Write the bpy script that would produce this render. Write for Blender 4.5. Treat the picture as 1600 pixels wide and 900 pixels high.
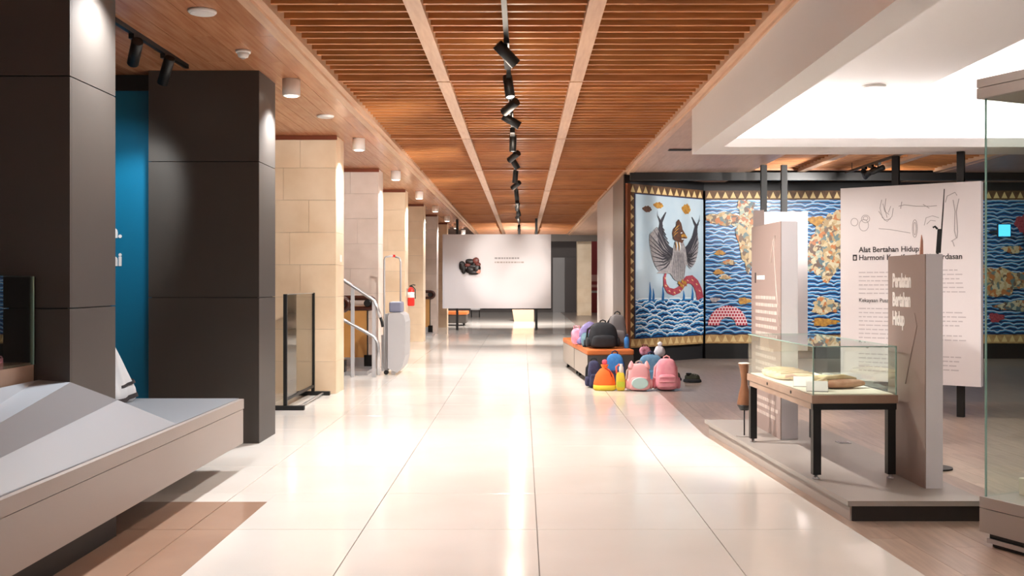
import bpy, bmesh, math, random
from mathutils import Vector, Matrix, Euler
R = math.radians
rng = random.Random(7)
scene = bpy.context.scene
col = scene.collection
for o in list(bpy.data.objects):
    bpy.data.objects.remove(o)

# ------------------------------------------------------------------ camera, world, exposure
cam_d = bpy.data.cameras.new('camera')
cam_d.sensor_width = 36.0
cam_d.lens = 36.0                      # 1600 px focal length on a 1600 px wide frame
cam_d.shift_x = (800 - 817) / 1600.0
cam_d.shift_y = (441 - 450) / 1600.0
cam_d.clip_end = 200
cam = bpy.data.objects.new('camera', cam_d)
cam.location = (0, 0, 1.4)
cam.rotation_euler = (R(90), 0, 0)
col.objects.link(cam)
scene.camera = cam
w = bpy.data.worlds.new('world')
scene.world = w
w.use_nodes = True
w.node_tree.nodes['Background'].inputs[0].default_value = (1.0, 0.96, 0.93, 1)
w.node_tree.nodes['Background'].inputs[1].default_value = 0.26
vs = scene.view_settings
vs.view_transform = 'Standard'
vs.look = 'None'
vs.exposure = 0.32
vs.gamma = 1.0
vs.use_curve_mapping = False

SOF = 3.24          # soffit height


def lamp(kind, name, loc, power, color=(1, .93, .85), parent=None, aim=None, **kw):
    d = bpy.data.lights.new(name, kind)
    d.energy = power
    d.color = color
    for k, v in kw.items():
        setattr(d, k, v)
    o = bpy.data.objects.new(name, d)
    col.objects.link(o)
    o.location = loc
    if aim is not None:
        base = Vector(loc)
        if parent is not None:
            base = parent.matrix_basis @ base
        v = Vector(aim) - base
        q = v.to_track_quat('-Z', 'Y')
        if parent is not None:
            q = parent.matrix_basis.to_quaternion().inverted() @ q
        o.rotation_euler = q.to_euler()
    if parent is not None:
        o.parent = parent
    return o


# ------------------------------------------------------------------ materials
def lin(c):
    out = []
    for v in c[:3]:
        v = v / 255.0
        out.append(v / 12.92 if v <= .04045 else ((v + .055) / 1.055) ** 2.4)
    return tuple(out) + (1.0,)


MATS = {}


def mat(name, c, rough=.5, metal=0.0, c2=None, scale=(1, 1, 1), nscale=4.0, detail=4.0, bump=0.0, coat=0.0,
        spec=.5, rand=0.0, world=False, emit=None, estr=0.0):
    m = bpy.data.materials.new(name)
    m.use_nodes = True
    nt = m.node_tree
    b = nt.nodes['Principled BSDF']
    b.inputs['Roughness'].default_value = rough
    b.inputs['Metallic'].default_value = metal
    b.inputs['Specular IOR Level'].default_value = spec
    b.inputs['Coat Weight'].default_value = coat
    b.inputs['Coat Roughness'].default_value = .05
    b.inputs['Base Color'].default_value = lin(c)
    out = None
    if c2 is not None or bump:
        if world:
            g = nt.nodes.new('ShaderNodeNewGeometry')
            src = g.outputs['Position']
        else:
            t = nt.nodes.new('ShaderNodeTexCoord')
            src = t.outputs['Object']
        mp = nt.nodes.new('ShaderNodeMapping')
        mp.inputs['Scale'].default_value = scale
        nt.links.new(src, mp.inputs['Vector'])
        vec = mp.outputs['Vector']
        if rand and not world:
            oi = nt.nodes.new('ShaderNodeObjectInfo')
            vm = nt.nodes.new('ShaderNodeVectorMath')
            vm.operation = 'ADD'
            nt.links.new(vec, vm.inputs[0])
            nt.links.new(oi.outputs['Location'], vm.inputs[1])
            vec = vm.outputs[0]
        n = nt.nodes.new('ShaderNodeTexNoise')
        n.inputs['Scale'].default_value = nscale
        n.inputs['Detail'].default_value = detail
        nt.links.new(vec, n.inputs['Vector'])
        if c2 is not None:
            r = nt.nodes.new('ShaderNodeValToRGB')
            r.color_ramp.elements[0].position = .32
            r.color_ramp.elements[1].position = .68
            r.color_ramp.elements[0].color = lin(c)
            r.color_ramp.elements[1].color = lin(c2)
            nt.links.new(n.outputs['Fac'], r.inputs['Fac'])
            out = r.outputs['Color']
        if bump:
            bp = nt.nodes.new('ShaderNodeBump')
            bp.inputs['Strength'].default_value = bump
            bp.inputs['Distance'].default_value = .01
            nt.links.new(n.outputs['Fac'], bp.inputs['Height'])
            nt.links.new(bp.outputs['Normal'], b.inputs['Normal'])
    if rand:
        oi = nt.nodes.new('ShaderNodeObjectInfo')
        mr = nt.nodes.new('ShaderNodeMapRange')
        mr.inputs['To Min'].default_value = 1 - rand
        mr.inputs['To Max'].default_value = 1 + rand
        nt.links.new(oi.outputs['Random'], mr.inputs['Value'])
        hs = nt.nodes.new('ShaderNodeHueSaturation')
        nt.links.new(mr.outputs['Result'], hs.inputs['Value'])
        if out is not None:
            nt.links.new(out, hs.inputs['Color'])
        else:
            hs.inputs['Color'].default_value = lin(c)
        out = hs.outputs['Color']
    if out is not None:
        nt.links.new(out, b.inputs['Base Color'])
    if emit is not None:
        b.inputs['Emission Color'].default_value = lin(emit)
        b.inputs['Emission Strength'].default_value = estr
    MATS[name] = m
    return m


def glass_mat(name, tint=(245, 250, 248), rough=0.0, ior=1.5, extra=0.0):
    m = bpy.data.materials.new(name)
    m.use_nodes = True
    nt = m.node_tree
    nt.nodes.remove(nt.nodes['Principled BSDF'])
    o = nt.nodes['Material Output']
    t = nt.nodes.new('ShaderNodeBsdfTransparent')
    t.inputs[0].default_value = lin(tint)
    g = nt.nodes.new('ShaderNodeBsdfGlossy')
    g.inputs['Roughness'].default_value = rough
    f = nt.nodes.new('ShaderNodeLayerWeight')
    f.inputs[0].default_value = .5
    pw5 = nt.nodes.new('ShaderNodeMath')
    pw5.operation = 'POWER'
    pw5.inputs[1].default_value = 5.0
    nt.links.new(f.outputs['Facing'], pw5.inputs[0])
    a = nt.nodes.new('ShaderNodeMath')
    a.operation = 'MULTIPLY_ADD'
    a.use_clamp = True
    a.inputs[1].default_value = .9
    a.inputs[2].default_value = .03 + extra
    nt.links.new(pw5.outputs[0], a.inputs[0])
    mx = nt.nodes.new('ShaderNodeMixShader')
    nt.links.new(a.outputs[0], mx.inputs[0])
    nt.links.new(t.outputs[0], mx.inputs[1])
    nt.links.new(g.outputs[0], mx.inputs[2])
    nt.links.new(mx.outputs[0], o.inputs['Surface'])
    MATS[name] = m
    return m


def brick_mat(name, c, mortar, sx, sy, rough=.3, msize=.004, off=0.0, axes='XY', loc=(0, 0, 0), c2=None, spec=.5):
    m = bpy.data.materials.new(name)
    m.use_nodes = True
    nt = m.node_tree
    b = nt.nodes['Principled BSDF']
    b.inputs['Roughness'].default_value = rough
    b.inputs['Specular IOR Level'].default_value = spec
    t = nt.nodes.new('ShaderNodeTexCoord')
    mp = nt.nodes.new('ShaderNodeMapping')
    mp.inputs['Location'].default_value = loc
    if axes == 'XZ':
        mp.inputs['Rotation'].default_value = (R(-90), 0, 0)
    br = nt.nodes.new('ShaderNodeTexBrick')
    br.offset = off
    br.inputs['Color1'].default_value = lin(c)
    br.inputs['Color2'].default_value = lin(c2 or c)
    br.inputs['Mortar'].default_value = lin(mortar)
    br.inputs['Scale'].default_value = 1.0
    br.inputs['Mortar Size'].default_value = msize
    br.inputs['Brick Width'].default_value = sx
    br.inputs['Row Height'].default_value = sy
    nt.links.new(t.outputs['Object'], mp.inputs['Vector'])
    nt.links.new(mp.outputs['Vector'], br.inputs['Vector'])
    nt.links.new(br.outputs['Color'], b.inputs['Base Color'])
    MATS[name] = m
    return m


TILE = mat('polished_tile', (226, 219, 211), rough=.13, c2=(233, 227, 220), nscale=1.2, world=True, rand=.012)
TILEB = mat('brown_tile', (160, 128, 108), rough=.13, c2=(170, 138, 117), nscale=1.5, world=True)
GROUT = mat('grout', (150, 138, 128), rough=.8)
FARTILE = brick_mat('far_tile', (227, 220, 212), (170, 160, 150), .985, .985, rough=.10, msize=.003, loc=(-.08, -5.80, 0))
PLANK = mat('floor_plank', (150, 128, 114), rough=.28, c2=(174, 150, 134), scale=(9, .9, 1), nscale=3, detail=6, rand=.10)
PLANKF = mat('far_plank', (136, 122, 114), rough=.28, c2=(154, 140, 132), scale=(9, .9, 1), nscale=3, world=True)
SLAT = mat('slat_wood', (180, 112, 62), rough=.38, c2=(206, 138, 82), scale=(1.2, 14, 14), nscale=2.5, detail=5, rand=.12)
BEAM = mat('beam_wood', (206, 160, 126), rough=.35, c2=(222, 182, 150), scale=(12, 1, 12), nscale=3, rand=.04)
BEAMX = mat('cross_beam_wood', (172, 104, 58), rough=.38, c2=(196, 128, 78), scale=(1, 12, 12), nscale=3)
DECK = mat('deck_dark', (70, 42, 26), rough=.8)
SOFW = mat('soffit_wood', (176, 116, 80), rough=.26, c2=(198, 140, 102), scale=(12, .8, 1), nscale=2.5, detail=5, rand=.07)
SOFR = mat('soffit_wood_grey', (186, 150, 130), rough=.4, c2=(200, 166, 146), scale=(10, 1, 1), nscale=2.5, rand=.04)
STONE = mat('cream_stone', (222, 196, 164), rough=.45, c2=(236, 214, 186), nscale=2.2, detail=6, rand=.05)
STONEG = mat('grey_stone', (206, 188, 176), rough=.45, c2=(222, 206, 196), nscale=2.6, detail=6, rand=.06)
REDTRIM = mat('red_wood_trim', (120, 58, 34), rough=.5)
CLAD = mat('dark_cladding', (64, 59, 55), rough=.42, c2=(68, 63, 59), nscale=1.5)
BLACK = mat('black_paint', (14, 13, 13), rough=.45)
BLACKG = mat('black_gloss', (10, 10, 10), rough=.2)
DARKW = mat('dark_wall_paint', (30, 30, 33), rough=.6)
WHITE = mat('white_paint', (236, 232, 230), rough=.6)
PANELW = mat('panel_white', (232, 224, 224), rough=.5)
PANELS = mat('panel_edge_white', (226, 222, 228), rough=.5)
TAUPE = mat('taupe_board', (146, 126, 120), rough=.45)
GREYP = mat('plinth_grey', (150, 142, 136), rough=.4, c2=(156, 148, 142), nscale=2)
PLDARK = mat('plinth_dark', (46, 40, 36), rough=.5)
RIMW = mat('case_rim', (150, 122, 104), rough=.45, c2=(160, 134, 116), nscale=5)
LEDGE = mat('ledge_taupe', (164, 153, 146), rough=.42)
LEDGET = mat('ledge_top', (142, 146, 152), rough=.38)
BLUE = mat('blue_wall', (0, 112, 150), rough=.45)
GLASS = glass_mat('clear_glass', (250, 254, 252))
GLASSR = glass_mat('reflective_glass', (216, 216, 212), extra=.10)
GLASSE = mat('glass_edge', (140, 176, 166), rough=.15)
STEEL = mat('brushed_steel', (200, 200, 202), rough=.3, metal=.85)
SILV = mat('silver_paint', (176, 174, 176), rough=.4, metal=.2)
LENS = mat('lamp_lens', (255, 250, 240), rough=.3, emit=(255, 244, 228), estr=4)
LED = mat('led_strip', (255, 250, 240), rough=.3, emit=(255, 248, 242), estr=14)
FIXW = mat('fixture_white', (240, 236, 232), rough=.4)
ESCP = mat('escalator_panel', (188, 136, 76), rough=.35, c2=(198, 146, 86), nscale=3)
ESCR = mat('handrail_brown', (66, 32, 22), rough=.3)
RED = mat('red_enamel', (206, 40, 32), rough=.3)
ORNG = mat('orange_leather', (198, 106, 50), rough=.45, c2=(206, 116, 58), nscale=6, bump=.1)
BENCHG = mat('bench_grey', (168, 158, 148), rough=.6)
BENCHD = mat('bench_dark', (70, 64, 60), rough=.7)
CREAM = mat('cream_cloth', (240, 232, 216), rough=.8)
INK = mat('ink_dark', (52, 46, 48), rough=.7)
INKG = mat('ink_grey', (168, 160, 160), rough=.7)
INKW = mat('ink_white', (246, 240, 238), rough=.6)
INKP = mat('ink_pale', (190, 174, 166), rough=.6)


# ------------------------------------------------------------------ mesh builder
class MB:
    def __init__(self):
        self.v = []
        self.f = []
        self.m = []
        self.sm = []

    def add(self, vs_, fs, mi=0, smooth=False):
        n = len(self.v)
        self.v += [tuple(p) for p in vs_]
        for f in fs:
            self.f.append(tuple(i + n for i in f))
            self.m.append(mi)
            self.sm.append(smooth)
        return self

    def box(self, x0, x1, y0, y1, z0, z1, mi=0):
        vs_ = [(x0, y0, z0), (x1, y0, z0), (x1, y1, z0), (x0, y1, z0), (x0, y0, z1), (x1, y0, z1), (x1, y1, z1), (x0, y1, z1)]
        return self.add(vs_, [(3, 2, 1, 0), (4, 5, 6, 7), (0, 1, 5, 4), (1, 2, 6, 5), (2, 3, 7, 6), (3, 0, 4, 7)], mi)

    def cbox(self, x0, x1, y0, y1, z0, z1, c=.01, mi=0):
        """box with chamfered edges"""
        bm = bmesh.new()
        bmesh.ops.create_cube(bm, size=1)
        for v in bm.verts:
            v.co = Vector(((x0 + x1) / 2 + v.co.x * (x1 - x0), (y0 + y1) / 2 + v.co.y * (y1 - y0), (z0 + z1) / 2 + v.co.z * (z1 - z0)))
        bmesh.ops.bevel(bm, geom=bm.edges[:], offset=c, segments=2, affect='EDGES', profile=.5)
        bm.verts.ensure_lookup_table()
        self.add([v.co[:] for v in bm.verts], [[v.index for v in f.verts] for f in bm.faces], mi)
        bm.free()
        return self

    def prism(self, poly, z0, z1, mi=0):
        n = len(poly)
        vs_ = [(x, y, z0) for x, y in poly] + [(x, y, z1) for x, y in poly]
        fs = [tuple(range(n - 1, -1, -1)), tuple(range(n, 2 * n))]
        fs += [(i, (i + 1) % n, n + (i + 1) % n, n + i) for i in range(n)]
        return self.add(vs_, fs, mi)

    def prism_xz(self, poly, y0, y1, mi=0):
        """outline in x,z extruded along y (y0 = front)"""
        n = len(poly)
        vs_ = [(x, y0, z) for x, z in poly] + [(x, y1, z) for x, z in poly]
        fs = [tuple(range(n)), tuple(range(2 * n - 1, n - 1, -1))]
        fs += [(i, n + i, n + (i + 1) % n, (i + 1) % n) for i in range(n)]
        return self.add(vs_, fs, mi)

    def lathe(self, prof, n=20, c=(0, 0, 0), axis='Z', mi=0, smooth=True):
        vs_ = []
        for r, z in prof:
            for k in range(n):
                a = 2 * math.pi * k / n
                p = (r * math.cos(a), r * math.sin(a), z)
                if axis == 'X':
                    p = (p[2], p[0], p[1])
                elif axis == 'Y':
                    p = (p[0], p[2], p[1])
                vs_.append((p[0] + c[0], p[1] + c[1], p[2] + c[2]))
        fs = []
        for j in range(len(prof) - 1):
            for k in range(n):
                a, b = j * n + k, j * n + (k + 1) % n
                fs.append((a, b, b + n, a + n) if axis != 'Y' else (a, a + n, b + n, b))
        self.add(vs_, fs, mi, smooth)
        L = len(prof) - 1
        caps = [tuple(range(n - 1, -1, -1)), tuple(L * n + k for k in range(n))]
        if axis == 'Y':
            caps = [tuple(reversed(q)) for q in caps]
        n0 = len(self.v) - len(vs_)
        for q in caps:
            self.f.append(tuple(i + n0 for i in q))
            self.m.append(mi)
            self.sm.append(False)
        return self

    def tube(self, pts, r, n=8, mi=0, closed=False):
        pts = [Vector(p) for p in pts]
        rs = r if isinstance(r, (list, tuple)) else [r] * len(pts)
        vs_ = []
        up = Vector((0, 0, 1))
        prev = None
        N = len(pts)
        for i, p in enumerate(pts):
            if closed:
                d = pts[(i + 1) % N] - pts[i - 1]
            else:
                d = pts[min(i + 1, N - 1)] - pts[max(i - 1, 0)]
            d.normalize()
            if prev is None:
                a = up if abs(d.dot(up)) < .9 else Vector((1, 0, 0))
                x = d.cross(a).normalized()
            else:
                x = (prev - d * prev.dot(d)).normalized()
            prev = x
            y = d.cross(x)
            for k in range(n):
                t = 2 * math.pi * k / n
                vs_.append(p + (x * math.cos(t) + y * math.sin(t)) * rs[i])
        fs = []
        for i in range(N if closed else N - 1):
            for k in range(n):
                a, b = i * n + k, i * n + (k + 1) % n
                c_, d_ = ((i + 1) % N) * n + (k + 1) % n, ((i + 1) % N) * n + k
                fs.append((a, b, c_, d_))
        if not closed:
            fs.append(tuple(range(n - 1, -1, -1)))
            fs.append(tuple((N - 1) * n + k for k in range(n)))
        return self.add(vs_, fs, mi, True)

    def blob(self, w, d, h, e=.5, taper=0.0, c=(0, 0, 0), noise=0.0, seed=0, nu=24, nv=14, mi=0, e2=None, lean=0.0):
        """soft superellipsoid sitting on z=0, slightly narrower towards the top"""
        e2 = e2 or e
        rr = random.Random(seed)
        ph = [rr.uniform(0, 6.28) for _ in range(6)]

        def sp(v, p):
            return math.copysign(abs(v) ** p, v)
        vs_ = []
        for j in range(nv + 1):
            b = -math.pi / 2 + math.pi * j / nv
            for k in range(nu):
                a = 2 * math.pi * k / nu
                x = sp(math.cos(b), e2) * sp(math.cos(a), e)
                y = sp(math.cos(b), e2) * sp(math.sin(a), e)
                z = sp(math.sin(b), e2)
                t = (z + 1) / 2
                s = 1 - taper * t
                q = 1 + noise * (math.sin(3 * a + ph[0] + 4 * t) + math.sin(5 * a + ph[1] - 7 * t) * .6 + math.sin(9 * t + ph[2] + 2 * a) * .7)
                vs_.append((c[0] + x * w / 2 * s * q, c[1] + y * d / 2 * s * q + lean * t, c[2] + t * h * (1 + noise * .4 * math.sin(2 * a + ph[3]))))
        fs = []
        for j in range(nv):
            for k in range(nu):
                a, b = j * nu + k, j * nu + (k + 1) % nu
                fs.append((a, b, b + nu, a + nu))
        return self.add(vs_, fs, mi, True)

    def build(self, name, m, parent=None, loc=None, rz=None):
        me = self.mesh(name, m)
        return link(name, me, parent, loc, rz)

    def mesh(self, name, m):
        me = bpy.data.meshes.new(name)
        me.from_pydata(self.v, [], self.f)
        ms = m if isinstance(m, (list, tuple)) else [m]
        for q in ms:
            me.materials.append(q)
        me.polygons.foreach_set('material_index', self.m)
        me.polygons.foreach_set('use_smooth', self.sm)
        me.validate()
        me.update()
        return me


def link(name, me, parent=None, loc=None, rz=None):
    o = bpy.data.objects.new(name, me)
    col.objects.link(o)
    if parent is not None:
        o.parent = parent
    if loc is not None:
        o.location = loc
    if rz is not None:
        o.rotation_euler = (0, 0, rz)
    return o


def thing(name, label, cat, loc=(0, 0, 0), rz=0.0, group=None):
    o = bpy.data.objects.new(name, None)
    o.empty_display_size = .1
    col.objects.link(o)
    o.location = loc
    o.rotation_euler = (0, 0, rz)
    return tag(o, label, cat, group)


def tag(o, label, cat, group=None):
    o['label'] = label
    o['category'] = cat
    if group:
        o['group'] = group
    return o


def struct(name, mb, m, label=None):
    o = mb.build(name, m)
    o['kind'] = 'structure'
    if label:
        o['label'] = label
    return o


def text_part(name, body, size, m, parent, loc, rot, sx=1.0, bold=0.0, extr=.001, align='LEFT', spacing=1.0):
    cu = bpy.data.curves.new(name, 'FONT')
    cu.body = body
    cu.size = size
    cu.extrude = extr
    cu.offset = bold
    cu.align_x = align
    cu.space_line = spacing
    cu.resolution_u = 3
    t = bpy.data.objects.new('tmp_text', cu)
    col.objects.link(t)
    dg = bpy.context.evaluated_depsgraph_get()
    me = bpy.data.meshes.new_from_object(t.evaluated_get(dg))
    bpy.data.objects.remove(t)
    for v in me.vertices:
        v.co.x *= sx
    me.materials.clear()
    me.materials.append(m)
    o = link(name, me, parent, loc)
    o.rotation_euler = rot
    return o


# ================================================================== FLOOR
def xb(y):
    """edge between tiled aisle and plank floor"""
    if y <= 9.39:
        return 1.66 + (9.39 - y) * .0578
    return 1.66 + min((y - 9.39) * .02, .08)


base = MB().box(-9, 12, -3, 52, -.10, -.012)
floor = struct('floor', base, GROUT)
G = .0025
X0, Y0, T = .08, 5.80, .985
RX, RY = -1.63, 6.53     # brown inlay reaches to these lines
YT = Y0 + 12 * T         # individual tiles up to here
std = MB().cbox(-T / 2 + G, T / 2 - G, -T / 2 + G, T / 2 - G, -.012, 0, .002).mesh('tile', TILE)
stdb = MB().cbox(-T / 2 + G, T / 2 - G, -T / 2 + G, T / 2 - G, -.012, 0, .002).mesh('tile', TILEB)
for j in range(-4, 12):
    y0 = Y0 + j * T
    for i in range(-4, 1):
        x0 = X0 + i * T
        cx, cy = x0 + T / 2, y0 + T / 2
        # split tiles cut by the inlay
        xs = [x0 + G, x0 + T - G]
        ys = [y0 + G, y0 + T - G]
        if x0 < RX < x0 + T and y0 < RY:
            xs = [x0 + G, RX - .0005, RX + .0005, x0 + T - G]
        if y0 < RY < y0 + T and x0 < RX:
            ys = [y0 + G, RY - .0005, RY + .0005, y0 + T - G]
        if len(xs) == 2 and len(ys) == 2:
            b = cx < RX and cy < RY
            link('brown_tile' if b else 'tile', stdb if b else std, floor, (cx, cy, 0))
        else:
            for a in range(0, len(xs), 2):
                for c in range(0, len(ys), 2):
                    mx, my = (xs[a] + xs[a + 1]) / 2, (ys[c] + ys[c + 1]) / 2
                    b = mx < RX and my < RY
                    hx, hy = (xs[a + 1] - xs[a]) / 2, (ys[c + 1] - ys[c]) / 2
                    MB().box(-hx, hx, -hy, hy, -.012, 0).build('brown_tile' if b else 'tile', TILEB if b else TILE, floor, (mx, my, 0))
    # edge tiles meeting the plank floor
    x0 = X0 + T
    ylist = [y0 + G, y0 + T - G]
    if y0 < 9.39 < y0 + T:
        ylist = [y0 + G, 9.39, y0 + T - G]
    poly = [(x0 + G, ylist[0])] + [(xb(q) - .001, q) for q in ylist] + [(x0 + G, ylist[-1])]
    MB().prism(poly, -.012, 0).build('tile', TILE, floor)
far = MB()
far.prism([(-9, YT), (xb(YT) - .001, YT), (1.74, 52), (-9, 52)], -.012, 0)
far.box(-9, X0 - 4 * T - G, -3, YT, -.012, 0)
far.box(X0 - 4 * T, xb(-2), -3, Y0 - 4 * T - G, -.012, 0)
o = far.build('tile_field', FARTILE, floor)
o['kind'] = 'stuff'
# plank floor: boards run with the edge
rows = [1.9, 3.2, 4.4, 5.6, 6.8, 8.1, 9.39, 10.7, 12.0]
pw = .19
cnt = 0
for i in range(26):
    o0, o1 = i * pw + .001, (i + 1) * pw - .001
    sh = (i * .47) % 1.0
    ys = [rows[0]] + [rows[k] + (rows[k + 1] - rows[k]) * sh * .9 for k in range(len(rows) - 1)] + [rows[-1]]
    for k in range(len(ys) - 1):
        a, b = ys[k] + .001, ys[k + 1] - .001
        if b - a < .05 or xb(a) + o0 > .58 * b + .6:
            continue
        mx, my = xb((a + b) / 2) + (o0 + o1) / 2, (a + b) / 2
        pts = [(xb(a) + o0, a), (xb(a) + o1, a)]
        if a < 9.39 < b:
            pts += [(xb(9.39) + o1, 9.39)]
        pts += [(xb(b) + o1, b), (xb(b) + o0, b)]
        if a < 9.39 < b:
            pts += [(xb(9.39) + o0, 9.39)]
        MB().prism([(p[0] - mx, p[1] - my) for p in pts], -.012, -.001).build('plank', PLANK, floor, (mx, my, 0))
        cnt += 1
pf = MB()
pf.box(xb(12) + 26 * pw, 12, -3, 12, -.012, -.0015)
pf.prism([(xb(12), 12.001), (12, 12.001), (12, 52), (1.741, 52), (xb(YT), YT)], -.012, -.0015)
pf.box(xb(-2) + .01, 12, -3, 1.9, -.012, -.0015)
pf.box(xb(9.39), 12, 1.9, 11.99, -.0121, -.0075)
o = pf.build('plank_field', PLANKF, floor)
o['kind'] = 'stuff'

# ================================================================== CEILING
ceil = struct('ceiling', MB().box(-1.78, 1.78, -3, 40, 3.52, 3.60), DECK)
BY = [9.56 + 3.8 * k for k in range(-2, 9)]
cols3 = [(-1.72, -.80), (-.68, .44), (.56, 1.72)]
smesh = {}
for c in cols3:
    L = (c[1] - c[0]) / 2
    smesh[c] = MB().box(-L, L, -.016, .016, 0, .17).mesh('slat', SLAT)
restm = MB()
for k in range(len(BY) - 1):
    for q in range(18):
        y = BY[k] + .26 + q * .1955
        for c in cols3:
            if 1 <= k <= 5:
                link('slat', smesh[c], ceil, ((c[0] + c[1]) / 2, y, 3.30))
            else:
                restm.box(c[0], c[1], y - .016, y + .016, 3.30, 3.47)
o = restm.build('slat_rows', SLAT, ceil)
o['kind'] = 'stuff'
for x in (-.74, .50):
    for k in range(len(BY) - 1):
        MB().box(-.058, .058, .02, 3.78, 0, .25).build('beam', BEAM, ceil, (x, BY[k], 3.27))
for y in BY:
    for c in cols3:
        L = (c[1] - c[0]) / 2
        MB().box(-L, L, -.03, .03, 0, .22).build('cross_beam', BEAMX, ceil, ((c[0] + c[1]) / 2, y, 3.275))
for s in (-1, 1):
    t = MB()
    t.box(min(s * 1.72, s * 1.78), max(s * 1.72, s * 1.78), -3, 40, 3.262, 3.52)
    t.box(min(s * 1.78, s * 1.86), max(s * 1.78, s * 1.86), -3 if s < 0 else -3, 40, 3.235, 3.30)
    t.build('edge_trim', BEAM, ceil)

cl = struct('ceiling_left', MB().box(-9, -1.86, -3, 40, 3.27, 3.36), DECK)
bw = .155
bm_ = MB().box(-bw / 2 + .0015, bw / 2 - .0015, 0.002, 3.798, 0, .03).mesh('soffit_board', SOFW)
for i in range(13):
    for k in range(1, 10):
        sh = (i % 3) * .9
        link('soffit_board', bm_, cl, (-1.86 - bw * (i + .5), BY[0] - 1.9 + 3.8 * (k - 1) + sh, SOF))
lf = MB().box(-9, -1.86 - 13 * bw, -3, 40, SOF, 3.27)
lf.build('soffit_panel', SOFW, cl)

cr = struct('ceiling_right', MB().box(1.86, 12, 10.9, 40, 3.47, 3.56), DECK)
for i in range(9):
    w_ = (3.72 - 1.86) / 9
    for k in range(8):
        y0 = 10.9 + k * 3.65
        MB().box(-w_ / 2 + .001, w_ / 2 - .001, .002, 3.648, 0, .03).build('soffit_board', SOFR, cr, (1.86 + w_ * (i + .5), y0, SOF))
sm2 = MB()
for q in range(34):
    y = 10.98 + q * .1955
    for a, b in ((3.78, 4.61), (4.73, 5.81), (5.93, 6.89)):
        sm2.box(a, b, y - .016, y + .016, 3.30, 3.47)
o = sm2.build('slat_rows', SLAT, cr)
o['kind'] = 'stuff'
for x in (3.75, 4.67, 5.87, 6.95):
    MB().box(-.06, .06, 0, 6.3, 0, .25).build('beam', BEAM, cr, (x, 10.9, 3.25))
for y in (13.36, 17.16):
    MB().box(-1.6, 1.6, -.03, .03, 0, .2).build('cross_beam', BEAMX, cr, (5.35, y, 3.275))
MB().box(7.01, 12, 10.9, 19, SOF, 3.27).build('soffit_panel', SOFR, cr)

# white bulkhead with lit recess over the right-hand exhibits
bh = thing('ceiling_bulkhead', 'white dropped ceiling bulkhead with glowing recess above the right-hand exhibits', 'bulkhead', (1.80, 10.9, 2.76))


def wb(mb, x0, x1, y0, y1, z0, z1):
    return mb.box(x0 - 1.80, x1 - 1.80, y0 - 10.9, y1 - 10.9, z0 - 2.76, z1 - 2.76)


m_ = MB()
wb(m_, 1.80, 1.86, -2.9, 10.84, 2.80, 3.64)
m_.build('side_face', WHITE, bh)
m_ = MB()
wb(m_, 1.80, 2.016, -2.9, 10.29, 2.76, 2.80)
wb(m_, 2.000, 2.016, -2.9, 10.29, 2.80, 2.86)
m_.build('ledge', WHITE, bh)
m_ = MB()
wb(m_, 1.80, 9.0, 10.29, 10.90, 2.76, 2.80)
wb(m_, 2.016, 9.0, 10.29, 10.31, 2.80, 2.85)
m_.build('ledge', WHITE, bh)
m_ = MB()
wb(m_, 1.80, 9.0, 10.84, 10.90, 2.80, 3.64)
m_.build('end_face', WHITE, bh)
m_ = MB()
wb(m_, 1.86, 3.73, -2.9, 10.84, 3.21, 3.30)
m_.build('lower_tray', WHITE, bh)
m_ = MB()
wb(m_, 3.73, 9.0, -2.9, 10.84, 3.64, 3.70)
m_.build('upper_tray', WHITE, bh)
m_ = MB()
wb(m_, 3.73, 3.75, -2.9, 10.84, 3.30, 3.64)
m_.build('step_face', WHITE, bh)
m_ = MB()
wb(m_, 2.1, 8.9, 10.50, 10.56, 2.80, 2.815)
m_.build('led_strip', LED, bh)
m_ = MB()
wb(m_, 1.90, 1.93, -2.5, 10.2, 2.80, 2.815)
m_.build('led_strip', LED, bh)  # unseen strip on the left rim, added to light the recess ceiling
m_ = MB()
m_.lathe([(.10, 0), (.11, .008), (.11, .02)], 20)
tag(m_.build('ceiling_speaker', FIXW, None, (3.24, 9.46, 3.19)), 'round white ceiling speaker in the white recess', 'speaker')
lamp('AREA', 'cove_light', (5.4, 10.50, 2.88), 150, (1, .97, .95), None, (5.4, 10.50, 5), shape='RECTANGLE', size=6.6, size_y=.06)
lamp('AREA', 'cove_light', (1.92, 4.0, 2.88), 300, (1, .97, .95), None, (2.2, 4.0, 5), shape='RECTANGLE', size=.06, size_y=12)  # added along the left rim to brighten the recess ceiling

# ================================================================== WALLS
struct('wall_far', MB().box(-9, 12, 48, 48.2, 0, 3.6), mat('far_wall_grey', (92, 84, 82), rough=.6))
struct('wall_left', MB().box(-9.2, -9, -3, 48, 0, 3.4), STONEG)
struct('wall_right', MB().box(12, 12.2, -3, 48, 0, 3.6), DARKW)
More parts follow.
